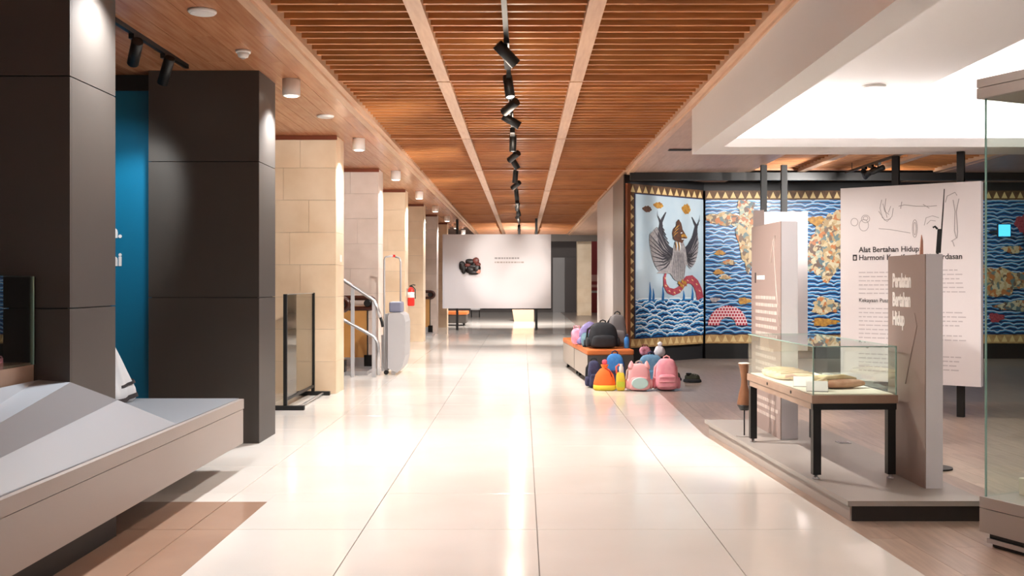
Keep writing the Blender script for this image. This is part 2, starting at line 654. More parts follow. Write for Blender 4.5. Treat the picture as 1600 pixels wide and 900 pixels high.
# tapestry wall
tw = MB()
tw.prism([(1.73, 17.45), (3.33, 18.86), (12, 18.86), (12, 19.2), (3.2, 19.2), (1.73, 17.9)], 0, SOF)
struct('wall_tapestry', tw, DARKW)
fascia = MB().box(1.80, 12, 17.15, 17.23, 3.11, SOF - .001)
struct('trim_1', fascia, BLACK)
aw = MB()
aw.prism([(1.73, 17.92), (3.2, 19.21), (3.2, 23.6), (1.73, 23.6)], 0, SOF)
wa = struct('wall_aisle', aw, DARKW)
for i, (a, b) in enumerate(((17.46, 19.5), (19.51, 21.5), (21.51, 23.6))):
    MB().box(1.715, 1.73, a, b, .06, SOF - .01).build('panel', mat('wall_panel_%d' % i, (196, 190, 188) if i else (112, 104, 98), rough=.35), wa)
far_p = MB().box(1.75, 2.3, 47.6, 48, 0, 3.3)
far_p2 = MB()
tag(MB().box(-.28, .28, -.03, .03, 0, 2.55).build('door_leaf', mat('far_grey', (150, 146, 146), rough=.4), None, (1.68, 47.9, .0)),
    'tall grey panel on the dark far wall beside the white display board', 'panel')
tag(MB().box(-.26, .26, -.03, .03, 0, 2.55).build('door_leaf', mat('far_brown', (52, 34, 32), rough=.4), None, (2.23, 47.85, .0)),
    'tall dark brown panel on the far wall beside the cream pillar', 'panel')
ff = struct('trim_2', MB().box(-1.9, 12, 40.02, 40.2, 3.0, 3.6), mat('header_grey', (84, 76, 70), rough=.6))

# ================================================================== PILLARS
slabm = {}


def stone_pillar(x1, y0, label, st, wid=1.0, dep=.56, h=SOF):
    t = thing('stone_pillar', label, 'pillar', (x1 - wid / 2, y0, 0), 0, 'stone pillars along the left side')
    MB().box(-wid / 2 + .02, wid / 2 - .02, .02, dep - .02, 0, h).build('core', GROUT, t)
    n = 8
    rh = h / n
    for r in range(n):
        sp = (.42, .66, .34, .55)[r % 4] * wid
        g = .0015
        for a, b in ((0, sp), (sp, wid)):
            q = rng.uniform(0, .0015)
            key = (round(a, 3), round(b, 3), st.name)
            if key not in slabm:
                slabm[key] = MB().box(a + g - wid / 2, b - g - wid / 2, 0, .02, g, rh - g).mesh('stone_slab', st)
            link('stone_slab', slabm[key], t, (0, -q, r * rh))
        key = ('s', dep, st.name)
        if key not in slabm:
            slabm[key] = MB().box(wid / 2 - .02, wid / 2, .021, dep, g, rh - g).mesh('stone_slab', st)
        link('stone_slab', slabm[key], t, (0, 0, r * rh))
    MB().box(-wid / 2 + .02, wid / 2 + .015, -.03, .0, h - .055, h - .002).build('cap_trim', REDTRIM, t)
    return t


plab = ['cream stone pillar nearest the camera, behind the glass standing frame', 'grey-pink stone pillar behind the stair railing and escalator',
        'cream stone pillar beside the folded platform lift', 'cream stone pillar just past the red fire extinguisher',
        'grey stone pillar behind the second escalator, fifth from the glass frame', 'last stone pillar of the row, beside the white hanging board']
for i, l in enumerate(plab):
    stone_pillar(-2.345, 12.85 + 3.8 * i - (.05 * i), l, STONEG if i in (1, 4) else STONE)
t = thing('stone_pillar', 'cream stone pillar at the far end on the right of the hall', 'pillar', (2.58, 43.0, 0))
for r in range(6):
    MB().box(-.3, .3, 0, .6, r * .56 + .001, (r + 1) * .56 - .001).build('stone_slab', STONE, t)
m_ = MB().box(-.5, .5, 0, .05, 0, 3.3)
ro = thing('red_banner', 'dark red striped panel at the far end right of the cream pillar', 'banner', (3.35, 46.3, .02))
MB().box(-.5, .5, 0, .05, 0, 3.3).build('board', mat('banner_red', (150, 54, 52), rough=.6), ro)
for z, hh in ((1.42, .30), (1.15, .12), (.9, .1)):
    MB().box(-.5, .5, -.006, 0, z, z + hh).build('stripe', mat('banner_pink', (206, 150, 140), rough=.6) if hh > .11 else INKP, ro)


def clad_pillar(x1, y0, label, wid=.96, dep=.58):
    t = thing('clad_pillar', label, 'pillar', (x1 - wid / 2, y0, 0), 0, 'dark clad pillars on the left')
    MB().box(-wid / 2 + .02, wid / 2 - .02, .02, dep - .02, 0, SOF).build('core', BLACK, t)
    for a, b in ((0, 1.264), (1.27, 2.444), (2.45, SOF - .002)):
        MB().box(-wid / 2, wid / 2 - .0005, 0, .02, a, b).build('panel', CLAD, t)
        MB().box(wid / 2 - .02, wid / 2, .0205, dep, a, b).build('panel', CLAD, t)
    return t


clad_pillar(-2.30, 5.2, 'dark panelled pillar in the left foreground rising from the sloped grey plinth')
clad_pillar(-2.29, 8.89, 'dark panelled pillar beside the blue wall, behind the low plinth')

# blue wall
bwl = thing('blue_wall_panel', 'glowing blue text panel between the two dark pillars', 'wall panel', (-4.1, 9.1, 0))
MB().box(-1.2, .84, 0, .08, 0, 3.10).build('board', BLUE, bwl)
MB().box(-1.2, .84, -.02, .08, 3.10, SOF - .002).build('header', BLACK, bwl)
# right-hand ends of two text lines
text_part('lettering', 'n.', .16, INKW, bwl, (.54, -.004, 1.80), (R(90), 0, 0), bold=.006, align='RIGHT')
text_part('lettering', 'mi', .16, INKW, bwl, (.54, -.004, 1.55), (R(90), 0, 0), bold=.006, align='RIGHT')

# ================================================================== LEFT PLINTH
lp = thing('display_plinth', 'low taupe floating display plinth in the left foreground with grey top', 'plinth', (-2.103, 7.7, 0))


def notch(x1, y0, y1):
    q = [(-3.26, y0), (x1, y0), (x1, y1), (-3.26, y1), (-3.26, 5.80), (-2.296, 5.80), (-2.296, 5.18), (-3.26, 5.18)]
    return [(x + 2.103, y - 7.7) for x, y in q]


MB().prism(notch(-2.103, 2.0, 7.7), .192, .445).build('fascia', LEDGE, lp)
MB().prism(notch(-2.099, 2.0, 7.704), .450, .523).build('lip', LEDGE, lp)
MB().prism(notch(-2.130, 2.0, 7.68), .523, .529).build('top_surface', LEDGET, lp)
MB().box(-1.14, -.14, -5.4, -2.60, 0, .192).build('base', BLACK, lp)
MB().box(-.18, -.14, -2.60, -2.05, 0, .192).build('base', BLACK, lp)
# slanted panel rising to the pillar
sl = MB()
pts = [(-2.135, 2.3, .53), (-2.135, 6.3, .53), (-2.294, 5.8, .733), (-2.294, 5.192, .893), (-2.455, 5.19, .905), (-2.455, 2.3, .90)]
bot = [(p[0], p[1], .5295) for p in pts]
n = len(pts)
sl.add(pts + bot, [(0, 1, 2, 3), (0, 3, 4, 5)] + [(i + n, (i + 1) % n + n, (i + 1) % n, i) for i in range(n)] + [tuple(range(2 * n - 1, n - 1, -1))])
tag(sl.build('slanted_panel', LEDGET), 'sloped blue-grey reading surface on the low plinth below the dark pillar', 'plinth top')
# glass box left of pillar
gb = thing('glass_cabinet', 'small lit glass cabinet at the left edge in front of the dark pillar', 'display case', (-2.8, 4.75, 0))
MB().box(-.33, .33, -.1, .42, .53, .985).build('base', RIMW, gb)
MB().box(-.32, .32, -.09, .41, .985, .995).build('tray', CREAM, gb)
for (a, b, c, d) in ((.322, .33, -.1, .44), (-.33, -.322, -.1, .44)):
    MB().box(a, b, c, d, .985, 1.425).build('pane', GLASSR, gb)
MB().box(-.322, .322, -.1, -.092, .985, 1.425).build('pane', GLASSR, gb)
MB().box(-.322, .322, .412, .42, .985, 1.425).build('back_board', DARKW, gb)
MB().box(.318, .332, .41, .422, .985, 1.43).build('corner_strip', GLASSE, gb)
MB().box(-.33, .33, -.1, .42, 1.425, 1.431).build('lid', GLASSR, gb)

# white cloth on plinth
wc = thing('white_garment', 'white draped garment with dark bands on the plinth against the blue wall', 'garment', (-3.03, 7.45, .5295))
cm = MB()
nn = 40
prof = [(.0, .150), (.04, .175), (.10, .168), (.2, .135), (.32, .10), (.44, .06), (.53, .035), (.56, .02)]
vs_ = []
for z, r in prof:
    for k in range(nn):
        a = 2 * math.pi * k / nn
        f = 1 + .10 * math.sin(5 * a + z * 6) + .05 * math.sin(11 * a)
        vs_.append((r * 1.1 * f * math.cos(a) - z * .06, r * .8 * f * math.sin(a), z))
fs = [(j * nn + k, j * nn + (k + 1) % nn, (j + 1) * nn + (k + 1) % nn, (j + 1) * nn + k) for j in range(len(prof) - 1) for k in range(nn)]
cm.add(vs_, fs, 0, True)
cm.add(vs_[:nn], [tuple(range(nn - 1, -1, -1))])
cm.build('cloth', mat('white_linen', (222, 224, 226), rough=.8, bump=.3, nscale=9), wc)
for z, r, h_ in ((.03, .182, .03), (.13, .168, .02)):
    b2 = MB()
    v2 = []
    for dz, dr in ((0, 0), (h_, -.008)):
        for k in range(nn):
            a = 2 * math.pi * k / nn
            f = 1 + .10 * math.sin(5 * a + z * 6) + .05 * math.sin(11 * a)
            v2.append(((r + dr + .002) * 1.1 * f * math.cos(a) - z * .06, (r + dr + .002) * .8 * f * math.sin(a), z + dz + .03 * math.sin(2 * a)))
    b2.add(v2, [(k, (k + 1) % nn, nn + (k + 1) % nn, nn + k) for k in range(nn)], 0, True)
    b2.build('dark_band', INK, wc)
MB().blob(.09, .07, .06, e=.8, c=(-.03, 0, .545)).build('knot', INK, wc)

# ================================================================== CEILING FIXTURES, LEFT SOFFIT
for i in range(9):
    y = 9.29 + 3.82 * (i - 1)
    lab = ['white cylinder downlight above the dark pillar in the left foreground', 'white cylinder downlight on the wooden soffit by the second dark pillar',
           'white cylinder downlight in front of the first cream stone pillar', 'white cylinder downlight before the second stone pillar',
           'white cylinder downlight before the third stone pillar']
    l = lab[i] if i < 5 else 'tiny white cylinder downlight before the %s' % ('fourth stone pillar', 'fifth stone pillar', 'last stone pillar of the row', 'far end, past the last pillar')[i - 5]
    t = thing('downlight', l, 'ceiling light', (-2.10, y, SOF - .001), 0, 'cylinder downlights along the left soffit')
    MB().lathe([(.077, -.15), (.08, -.145), (.08, 0)], 24).build('housing', FIXW, t)
    MB().lathe([(.055, -.156), (.06, -.1505)], 20).build('lens', LENS, t)
    lamp('SPOT', 'downlight_beam', (0, 0, -.17), 320 if i < 2 else 170, (.96, .98, 1), t, (-2.10, y, 0), spot_size=R(125), spot_blend=.8, shadow_soft_size=.05)
for (x, y, l) in ((-2.17, 6.93, 'flat white disc light on the soffit near the top left'), (-2.18, 11.3, 'flat white disc light on the soffit between the cylinder downlights')):
    t = thing('disc_light', l, 'ceiling light', (x, y, SOF - .001), 0, 'flat disc lights')
    MB().lathe([(.085, -.022), (.095, -.012), (.095, 0)], 28).build('rim', FIXW, t)
    MB().lathe([(.075, -.025), (.08, -.0221)], 28).build('cover', FIXW, t)
t = thing('smoke_detector', 'white domed smoke detector on the wooden soffit', 'detector', (-2.22, 8.13, SOF - .001))
MB().lathe([(.058, -.02), (.06, 0)], 24).build('base', FIXW, t)
MB().lathe([(.018, -.06), (.038, -.052), (.048, -.0205)], 24).build('dome', FIXW, t)
MB().lathe([(.014, -.066), (.016, -.0602)], 14).build('sensor', INKG, t)

# ================================================================== TRACK LIGHTS
hm = {}


def spot_head(name, loc, aim, label, group, L=.20, r=.042, power=0, size=50, color=(1, .95, .89), drop=.10):
    """cylindrical head hanging from a track at loc (track underside) and aimed at a point"""
    t = thing(name, label, 'spotlight', loc, 0, group)
    MB().box(-.02, .02, -.075, .075, -.035, 0).build('adapter', BLACK, t)
    MB().lathe([(.008, -drop), (.008, -.035)], 8).build('stem', BLACK, t)
    c = Vector((0, 0, -drop))
    d = (Vector(aim) - (Vector(loc) + c)).normalized()
    q = d.to_track_quat('Z', 'Y')
    b = MB().lathe([(r * .93, -L * .5), (r, -L * .48), (r, L * .5), (r * .88, L * .5), (r * .86, L * .46)], 18).build('barrel', BLACK, t, c)
    b.rotation_euler = q.to_euler()
    le = MB().lathe([(r * .83, L * .465), (r * .83, L * .475)], 16).build('lens', LENS, t, c)
    le.rotation_euler = q.to_euler()
    if power:
        lamp('SPOT', 'spot_beam', c + d * (L * .56), power, color, t, aim, spot_size=R(size), spot_blend=.7, shadow_soft_size=.06, specular_factor=.35)
    return t


TX, TZ = -.12, 3.17
trk = thing('lighting_track', 'long black ceiling track running down the middle of the slatted ceiling', 'light track', (TX, 6.0, TZ))
MB().box(-.018, .018, 0, 30, 0, .035).build('rail', BLACK, trk)
for k in range(9):
    MB().lathe([(.006, .035), (.006, .24)], 8, c=(0, .3 + k * 3.7, 0)).build('suspension_rod', BLACK, trk)
heads = [
    (7.50, (2.7, 8.6, .3), 'black track spotlight nearest the camera, tilted down to the right', 420, 66),
    (8.75, (.3, 7.9, 0), 'second black track spotlight from the camera, pointing down the aisle', 400, 130),
    (9.75, (-2.9, 12.85, 1.3), 'third black track spotlight, added to light the first cream pillar', 300, 75),  # extra head put in to brighten the pillar front
    (10.6, (3.9, 11.0, .8), 'fourth black track spotlight, tilted right with a bright lens', 420, 46),
    (12.3, (-.2, 12.4, 0), 'fifth black track spotlight on the central track, pointing down', 390, 130),
    (13.6, (-2.8, 16.6, 1.3), 'sixth black track spotlight, turned to the grey-pink pillar', 300, 80),
    (14.3, (1.4, 14.6, .4), 'seventh black track spotlight, above the bags on the bench', 260, 90),
    (16.2, (-.4, 16.6, 0), 'eighth black track spotlight on the central track', 390, 130),
    (17.6, (-2.8, 20.4, 1.3), 'ninth black track spotlight, turned to the third stone pillar', 300, 80),
    (19.6, (.2, 20.6, 0), 'tenth black track spotlight on the central track', 390, 130),
]
for i, (y, aim, l, pw_, sz) in enumerate(heads):
    spot_head('track_spotlight', (TX, y, TZ), aim, l, 'spotlights on the central track', power=pw_, size=sz)
for i, y in enumerate((21.4, 22.6, 23.7, 24.8, 25.9, 27.0)):
    a = [(-.35, 29.8, 1.9), (-.6, 25, 0), (1.0, 24.5, 0), (-.3, 29.8, 2.0), (-1.9, 29.8, 1.5), (.3, 29.8, 1.2)][i]
    spot_head('track_spotlight', (TX, y, TZ), a, 'small black spotlight in the far track cluster, %s counting from the camera' % ('first', 'second', 'third', 'fourth', 'fifth', 'sixth')[i], 'spotlights on the central track',
              power=(1300, 450, 400, 110, 90, 90)[i], size=(21, 90, 80, 40, 40, 40)[i])
for y in (31.5, 33.5):
    spot_head('track_spotlight', (TX, y, TZ), (-.3, y + 3, 0), 'black track spotlight just behind the white board' if y < 32 else 'last black track spotlight at the far end of the track', 'spotlights on the central track', power=1000, size=130)
# driver boxes on the track
for y in (8.1, 11.9, 13.2, 15.0, 16.8):
    tag(MB().cbox(-.028, .028, -.16, .16, -.055, -.0005, .004).build('track_driver', BLACK, None, (TX, y, TZ)),
        {8.1: 'slim black driver box on the track between the two nearest spotlights', 11.9: 'slim black driver box on the track just before the fifth spotlight',
         13.2: 'slim black driver box on the track just before the sixth spotlight', 15.0: 'slim black driver box on the track just past the seventh spotlight',
         16.8: 'farthest slim black driver box on the track, past the eighth spotlight'}[y], 'driver box', 'driver boxes on the central track')
# fixtureless point lamps added below the track for a golden glow on the slats
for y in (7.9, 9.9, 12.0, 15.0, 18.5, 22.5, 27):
    lamp('POINT', 'added_slat_glow', (0, y - 6.0, -.26), 8, (1, .86, .7), trk, None, shadow_soft_size=.12, specular_factor=.05)

tl = thing('lighting_track', 'short black track with two spotlights on the soffit above the blue wall', 'light track', (-2.84, 7.1, SOF - .036))
MB().box(-.018, .018, 0, 1.55, 0, .035).build('rail', BLACK, tl)
spot_head('track_spotlight', (-2.84, 7.50, SOF - .036), (-3.75, 9.1, 2.0), 'black spotlight on the short left track, nearer the dark foreground pillar', 'spotlights over the blue wall', L=.24, power=40, size=56, color=(.9, .97, 1), drop=.12)
spot_head('track_spotlight', (-2.84, 8.15, SOF - .036), (-3.62, 9.1, 1.75), 'black spotlight on the short left track, nearer the second dark pillar', 'spotlights over the blue wall', L=.24, power=75, size=56, color=(.9, .97, 1), drop=.12)

tr = thing('lighting_track', 'black track on the slatted ceiling in front of the tapestry', 'light track', (5.27, 11.2, 3.17))
MB().box(-.018, .018, 0, 5.5, 0, .035).build('rail', BLACK, tr)
for k in (0.3, 5.2):
    MB().lathe([(.006, .035), (.006, .24)], 8, c=(0, k, 0)).build('suspension_rod', BLACK, tr)
for (y, aim, l) in ((12.3, (4.8, 18.8, 1.7), 'black spotlight hanging alone on the track before the tapestry'),
                    (15.2, (2.6, 18.2, 1.8), 'left black spotlight of the trio before the tapestry'),
                    (15.5, (3.6, 18.8, 1.4), 'middle black spotlight of the trio before the tapestry'),
                    (15.8, (7.0, 18.8, 1.6), 'right black spotlight of the trio before the tapestry')):
    spot_head('track_spotlight', (5.27, y, 3.17), aim, l, 'spotlights before the tapestry', power=240, size=90, color=(1, .95, .9))
# air vent on the right soffit
vt = thing('air_vent', 'narrow dark slot air vent in the right wooden soffit', 'vent', (2.18, 14.2, SOF - .001))
MB().box(-.16, .16, -.08, .08, -.006, 0).build('frame', INK, vt)
for k in range(4):
    MB().box(-.15, .15, -.06 + k * .035, -.045 + k * .035, -.012, -.006).build('louvre', BLACK, vt)

# ================================================================== STANDING GLASS FRAME
gf = thing('glass_screen', 'freestanding black-framed glass screen in front of the first cream pillar', 'screen', (-2.60, 11.95, 0))
for s in (-1, 1):
    MB().cbox(-.02, .02, s * .74 - .02, s * .74 + .02, .05, 1.27, .004).build('post', BLACK, gf)
    MB().cbox(-.21, .21, s * .74 - .03, s * .74 + .03, 0, .05, .006).build('foot', BLACK, gf)
MB().box(-.015, .015, -.72, .72, .10, .13).build('bottom_rail', BLACK, gf)
MB().box(-.006, .006, -.72, .72, .13, 1.262).build('pane', GLASSR, gf)
MB().box(-.008, .008, -.72, .72, 1.262, 1.270).build('top_edge', STEEL, gf)
MB().box(.12, .14, -.70, .70, .02, .035).build('floor_rod', STEEL, gf)

# ================================================================== ESCALATORS


def escalator(loc, label):
    t = thing('escalator', label, 'escalator', loc, 0, 'escalators between the stone pillars')
    for yy, x_end in ((0, 0.0), (-1.05, -.24)):
        MB().box(-3.4, x_end - .12, yy - .02, yy + .02, .20, 1.02).build('side_panel', ESCP, t)
        MB().box(-3.4, x_end - .06, yy - .06, yy + .06, 0, .20).build('skirt', STEEL, t)
        pts = [(-3.4, yy, 1.15), (x_end - .10, yy, 1.15)]
        for k in range(1, 9):
            a = math.pi / 2 - math.pi * k / 8
            pts.append((x_end - .10 + .085 * math.cos(a), yy, 1.065 + .085 * math.sin(a)))
        pts.append((-3.4, yy, .98))
        MB().tube(pts, .042, 10).build('handrail', ESCR, t)
        MB().lathe([(.05, -.05), (.06, -.04), (.06, .04), (.05, .05)], 16, c=(x_end - .12, yy, 1.065), axis='Y').build('handrail_roller', BLACK, t)
        MB().box(x_end - .13, x_end - .115, yy - .03, yy + .03, .2, 1.02).build('end_strip', BLACK, t)
        MB().box(x_end - .17, x_end - .05, yy - .07, yy + .07, .06, .24).build('inlet_box', BLACKG, t)
    for k in range(9):
        MB().box(-.35 - k * .38, .02 - k * .38, -.98, -.07, 0, max(.02, .06 + max(0, k - 2) * .19)).build('step', STEEL, t)
    return t


escalator((-2.36, 16.38, 0), 'escalator entry with tan side panels behind the metal railing')
escalator((-2.37, 27.5, 0), 'far escalator entry with tan panel and dark round handrail end')

# ================================================================== STAIR RAILING AND PLATFORM LIFT
rl = thing('stair_railing', 'silver stair handrail sloping down beside the first escalator', 'railing', (-2.2, 15.1, 0))
hp = [(-1.2, 0, 1.82), (-.55, 0, 1.50), (-.10, 0, 1.20), (0.0, 0, 1.13), (.05, 0, 1.03), (.10, 0, .88)]
MB().tube(hp, .026, 10).build('top_rail', STEEL, rl)
MB().tube([(-1.2, 0, 1.22), (-.55, 0, .90), (-.0, 0, .60), (.06, 0, .50), (.07, 0, .38), (.07, 0, .03)], .026, 10).build('mid_rail', STEEL, rl)
MB().box(-.335, -.285, -.02, .02, 0, 1.36).build('post', SILV, rl)
MB().box(-.02, .03, -.02, .02, 0, 1.12).build('post', SILV, rl)
MB().box(-1.0, -.95, -.02, .02, 0, 1.70).build('post', SILV, rl)
MB().tube([(.10, 0, .88), (.12, 0, .82), (.135, 0, .74)], .022, 8).build('black_grip', BLACK, rl)
lf = thing('platform_lift', 'folded grey wheelchair platform lift with raised safety arms', 'lift', (-2.02, 15.9, 0))
prof = [(-.02, .10), (.12, .03), (.20, .12), (.24, .28), (.245, .80), (.22, .90), (.16, .94), (0, .93), (-.02, .88)]
MB().prism_xz(prof, -.45, .25).build('folded_platform', SILV, lf)
MB().box(-.075, -.03, -.40, .20, .06, .92).build('carriage', mat('lift_grey', (150, 146, 146), rough=.4), lf)
MB().cbox(-.02, .17, -.30, .05, .94, 1.10, .02).build('control_box', mat('lift_blue_grey', (120, 122, 142), rough=.4), lf)
MB().tube([(-.075, -.42, .1), (-.075, -.42, 1.74), (-.06, -.42, 1.78), (.06, -.42, 1.80)], .014, 8).build('safety_arm', SILV, lf)
MB().tube([(.11, .1, .95), (.11, .1, 1.72), (.09, .1, 1.78), (.02, .1, 1.80)], .014, 8).build('safety_arm', SILV, lf)
MB().box(.05, .09, -.43, -.40, 1.78, 1.815).build('arm_tip', RED, lf)
MB().box(-.13, -.08, -.35, -.25, .05, .60).build('drive_post', STEEL, lf)
MB().lathe([(.035, -.03), (.035, .03)], 14, c=(-.05, -.38, .035), axis='Y').build('wheel', BLACK, lf)
MB().lathe([(.035, -.03), (.035, .03)], 14, c=(.06, -.38, .035), axis='Y').build('wheel', STEEL, lf)

# ================================================================== FIRE EXTINGUISHER
fe = thing('fire_extinguisher', 'red fire extinguisher with white label hanging on the stone pillar', 'extinguisher', (-2.255, 20.65, .92))
MB().lathe([(.05, 0), (.068, .012), (.07, .03), (.07, .30), (.06, .345), (.03, .37), (.025, .385)], 20).build('cylinder', RED, fe)
MB().lathe([(.0706, .17), (.0706, .28)], 20).build('label', INKW, fe)
MB().box(-.03, .03, -.02, .02, .385, .41).build('valve', BLACK, fe)
MB().tube([(-.02, 0, .41), (.05, -.03, .43), (.09, -.05, .42)], .01, 6).build('lever', BLACK, fe)
MB().tube([(.03, -.02, .40), (.085, -.03, .34), (.09, -.04, .15)], .01, 6).build('hose', BLACK, fe)
MB().box(-.088, -.06, -.03, .03, .2, .36).build('bracket', STEEL, fe)
tag(MB().cbox(0, .012, -.05, .05, 0, .09, .003).build('wall_plate', FIXW, None, (-2.344, 13.15, 1.66)), 'small white switch plate on the first cream pillar side', 'switch')

# ================================================================== HANGING WHITE BOARD AT THE FAR END
wbd = thing('display_board', 'large white display board on black posts across the far aisle', 'display board', (-.745, 29.9, 0))
MB().box(-1.565, 1.565, 0, .09, .635, 2.80).build('board', PANELW, wbd)
MB().box(-1.60, -1.567, .0, .10, .635, 2.80).build('edge_strip', PANELS, wbd)
for x in (-1.18, 1.14):
    MB().box(x - .035, x + .035, .095, .16, 0, 3.27).build('post', BLACK, wbd)
MB().box(-.45, 1.58, .10, .15, .60, .66).build('lower_rail', BLACK, wbd)
# carved dark relief
cv = MB()
DK, RD, GD = mat('carving_dark', (30, 22, 20), rough=.4), mat('carving_red', (120, 60, 52), rough=.4), mat('carving_pink', (214, 150, 130), rough=.4)
relief = [(-1.03, 1.88, .14, .20, 0), (-.98, 1.78, .10, .22, 0), (-.80, 2.00, .20, .12, 0), (-.62, 2.03, .14, .14, 1), (-.72, 1.86, .24, .10, 0),
          (-.78, 1.76, .20, .16, 0), (-.60, 1.80, .16, .20, 0), (-.56, 1.72, .12, .10, 2), (-.70, 1.68, .22, .10, 0), (-.56, 1.92, .12, .08, 1), (-.86, 1.90, .14, .08, 1)]
rv = thing('carved_relief', 'dark carved mask-like relief mounted on the far white board', 'carving', (-.745, 29.9, 0))
for i, (x, z, w_, h_, mi) in enumerate(relief):
    MB().blob(w_ * 1.35, .10, h_ * 1.3, e=.8, c=(x, -.066, z - h_ * .65), noise=.06, seed=i, nu=14, nv=8).build('carving', (DK, RD, GD)[mi], rv)
for k, (z, x1_) in enumerate(((2.08, .62), (1.96, .72))):
    x = -.08
    rr = random.Random(k)
    tm = MB()
    while x < x1_:
        l_ = rr.uniform(.03, .09)
        tm.box(x, x + l_, -.003, 0, z, z + .045)
        x += l_ + .02
    tm.build('text_line', INKG if k == 0 else INKP, wbd)

# far objects beneath the board
fb = thing('bench', 'dark bench with tan top seen under the white board at the far left', 'bench', (-2.22, 33.0, 0))
MB().cbox(-.42, .44, -.3, .9, .36, .46, .02).build('seat', ORNG, fb)
MB().box(-.40, .40, -.28, .88, .09, .36).build('body', BENCHD, fb)
for x in (-.33, .33):
    MB().lathe([(.045, -.03), (.045, .03)], 12, c=(x, -.2, .045), axis='X').build('caster', BLACK, fb)
    MB().box(x - .06, x + .06, -.26, -.14, .08, .095).build('caster_plate', BLACK, fb)
fs2 = thing('luggage_cart', 'small dark metal cart far beyond the white board', 'cart', (-1.9, 41.0, 0))
MB().box(-.18, .18, -.2, .2, .30, .36).build('shelf', STEEL, fs2)
for x in (-.16, .16):
    for y in (-.17, .17):
        MB().lathe([(.012, .06), (.012, .75)], 8, c=(x, y, 0)).build('upright', BLACK, fs2)
        MB().lathe([(.03, -.015), (.03, .015)], 10, c=(x, y, .03), axis='X').build('wheel', BLACK, fs2)
fp = MB()
fp.add([(-.36, 0, 0), (.34, 0, 0), (.34, .5, 0), (-.36, .5, 0), (-.46, -.05, .62), (.34, -.05, .62), (.34, .55, .62), (-.46, .55, .62)],
       [(3, 2, 1, 0), (4, 5, 6, 7), (0, 1, 5, 4), (1, 2, 6, 5), (2, 3, 7, 6), (3, 0, 4, 7)])
fpt = thing('plinth_box', 'tapered pale wooden plinth on the floor beneath the white board', 'plinth', (.05, 36.5, 0))
fp.build('body', mat('pale_wood', (206, 168, 140), rough=.5), fpt)
MB().box(-.47, .35, -.06, .56, .62, .65).build('top', mat('pale_wood_top', (214, 178, 150), rough=.5), fpt)

# ================================================================== BENCHES WITH BAGS
ANG = .067
bl = ['grey bench module with orange leather top nearest the camera, holding the black backpack', 'second grey bench module with orange top behind the black backpack']
for i in range(2):
    d = 1.58 * i
    t = thing('bench', bl[i], 'bench', (1.20 - d * math.sin(ANG), 14.0 + d * math.cos(ANG), 0), ANG, 'orange-topped benches')
    MB().cbox(-.325, .325, 0, 1.55, .40, .478, .02).build('seat', ORNG, t)
    MB().box(-.318, .318, .012, 1.54, .09, .40).build('body', BENCHG, t)
    MB().box(-.316, .316, .006, .012, .09, .40).build('end_panel', BENCHD, t)
    for x in (-.25, .25):
        for y in (.15, 1.4):
            MB().lathe([(.038, -.02), (.04, -.015), (.04, .015), (.038, .02)], 12, c=(x, y, .04), axis='X').build('caster', BLACK, t)
            MB().box(x - .03, x + .03, y - .05, y + .05, .078, .092).build('caster_plate', BLACK, t)


def backpack(label, loc, w_, d_, h_, body, pocket, strap, rz=0.0, seed=1, ears=None, oval=None, quilt=False, group='schoolbags by the bench'):
    t = thing('backpack', label, 'backpack', loc, rz, group)
    MB().blob(w_, d_, h_, e=.55, e2=.55, taper=.28, noise=.018, seed=seed).build('body', body, t)
    MB().blob(w_ * .78, d_ * .5, h_ * .48, e=.5, e2=.45, taper=.15, c=(0, -d_ * .42, .015), noise=.02, seed=seed + 3).build('front_pocket', pocket, t)
    zp = []
    for k in range(13):
        a = math.pi * k / 12
        zp.append((w_ * .37 * math.cos(a), -d_ * .30, h_ * .52 + h_ * .34 * math.sin(a)))
    MB().tube(zp, .006, 6).build('zip', strap, t)
    hl = [(-.04, 0, h_ * .97), (-.035, 0, h_ * 1.05), (0, 0, h_ * 1.09), (.035, 0, h_ * 1.05), (.04, 0, h_ * .97)]
    MB().tube(hl, .010, 8).build('top_handle', strap, t)
    for s in (-1, 1):
        MB().tube([(s * w_ * .22, d_ * .36, h_ * .92), (s * w_ * .42, d_ * .55, h_ * .7), (s * w_ * .46, d_ * .55, h_ * .3), (s * w_ * .36, d_ * .4, .06)], .016, 8).build('shoulder_strap', strap, t)
        MB().blob(.07, d_ * .6, h_ * .36, e=.6, c=(s * w_ * .44, 0, .02)).build('side_pocket', pocket, t)
    if ears:
        for s in (-1, 1):
            MB().lathe([(.045, h_ * .80), (.04, h_ * .92), (.022, h_ * 1.03), (.006, h_ * 1.10)], 12, c=(s * w_ * .30, -.02, 0)).build('ear', ears, t)
    if oval:
        m2 = MB()
        m2.lathe([(1, 0), (.97, .012), (.9, .018)], 24, axis='Y')
        m2.v = [(x * w_ * .33, -y - d_ * .655, z * h_ * .21 + h_ * .30) for x, y, z in m2.v]
        m2.build('oval_patch', oval, t)
    if quilt:
        for k in range(3):
            zz = h_ * (.14 + .15 * k)
            MB().tube([(-w_ * .33, -d_ * .64, zz), (0, -d_ * .68, zz), (w_ * .33, -d_ * .64, zz)], .005, 6).build('seam', strap, t)
    return t


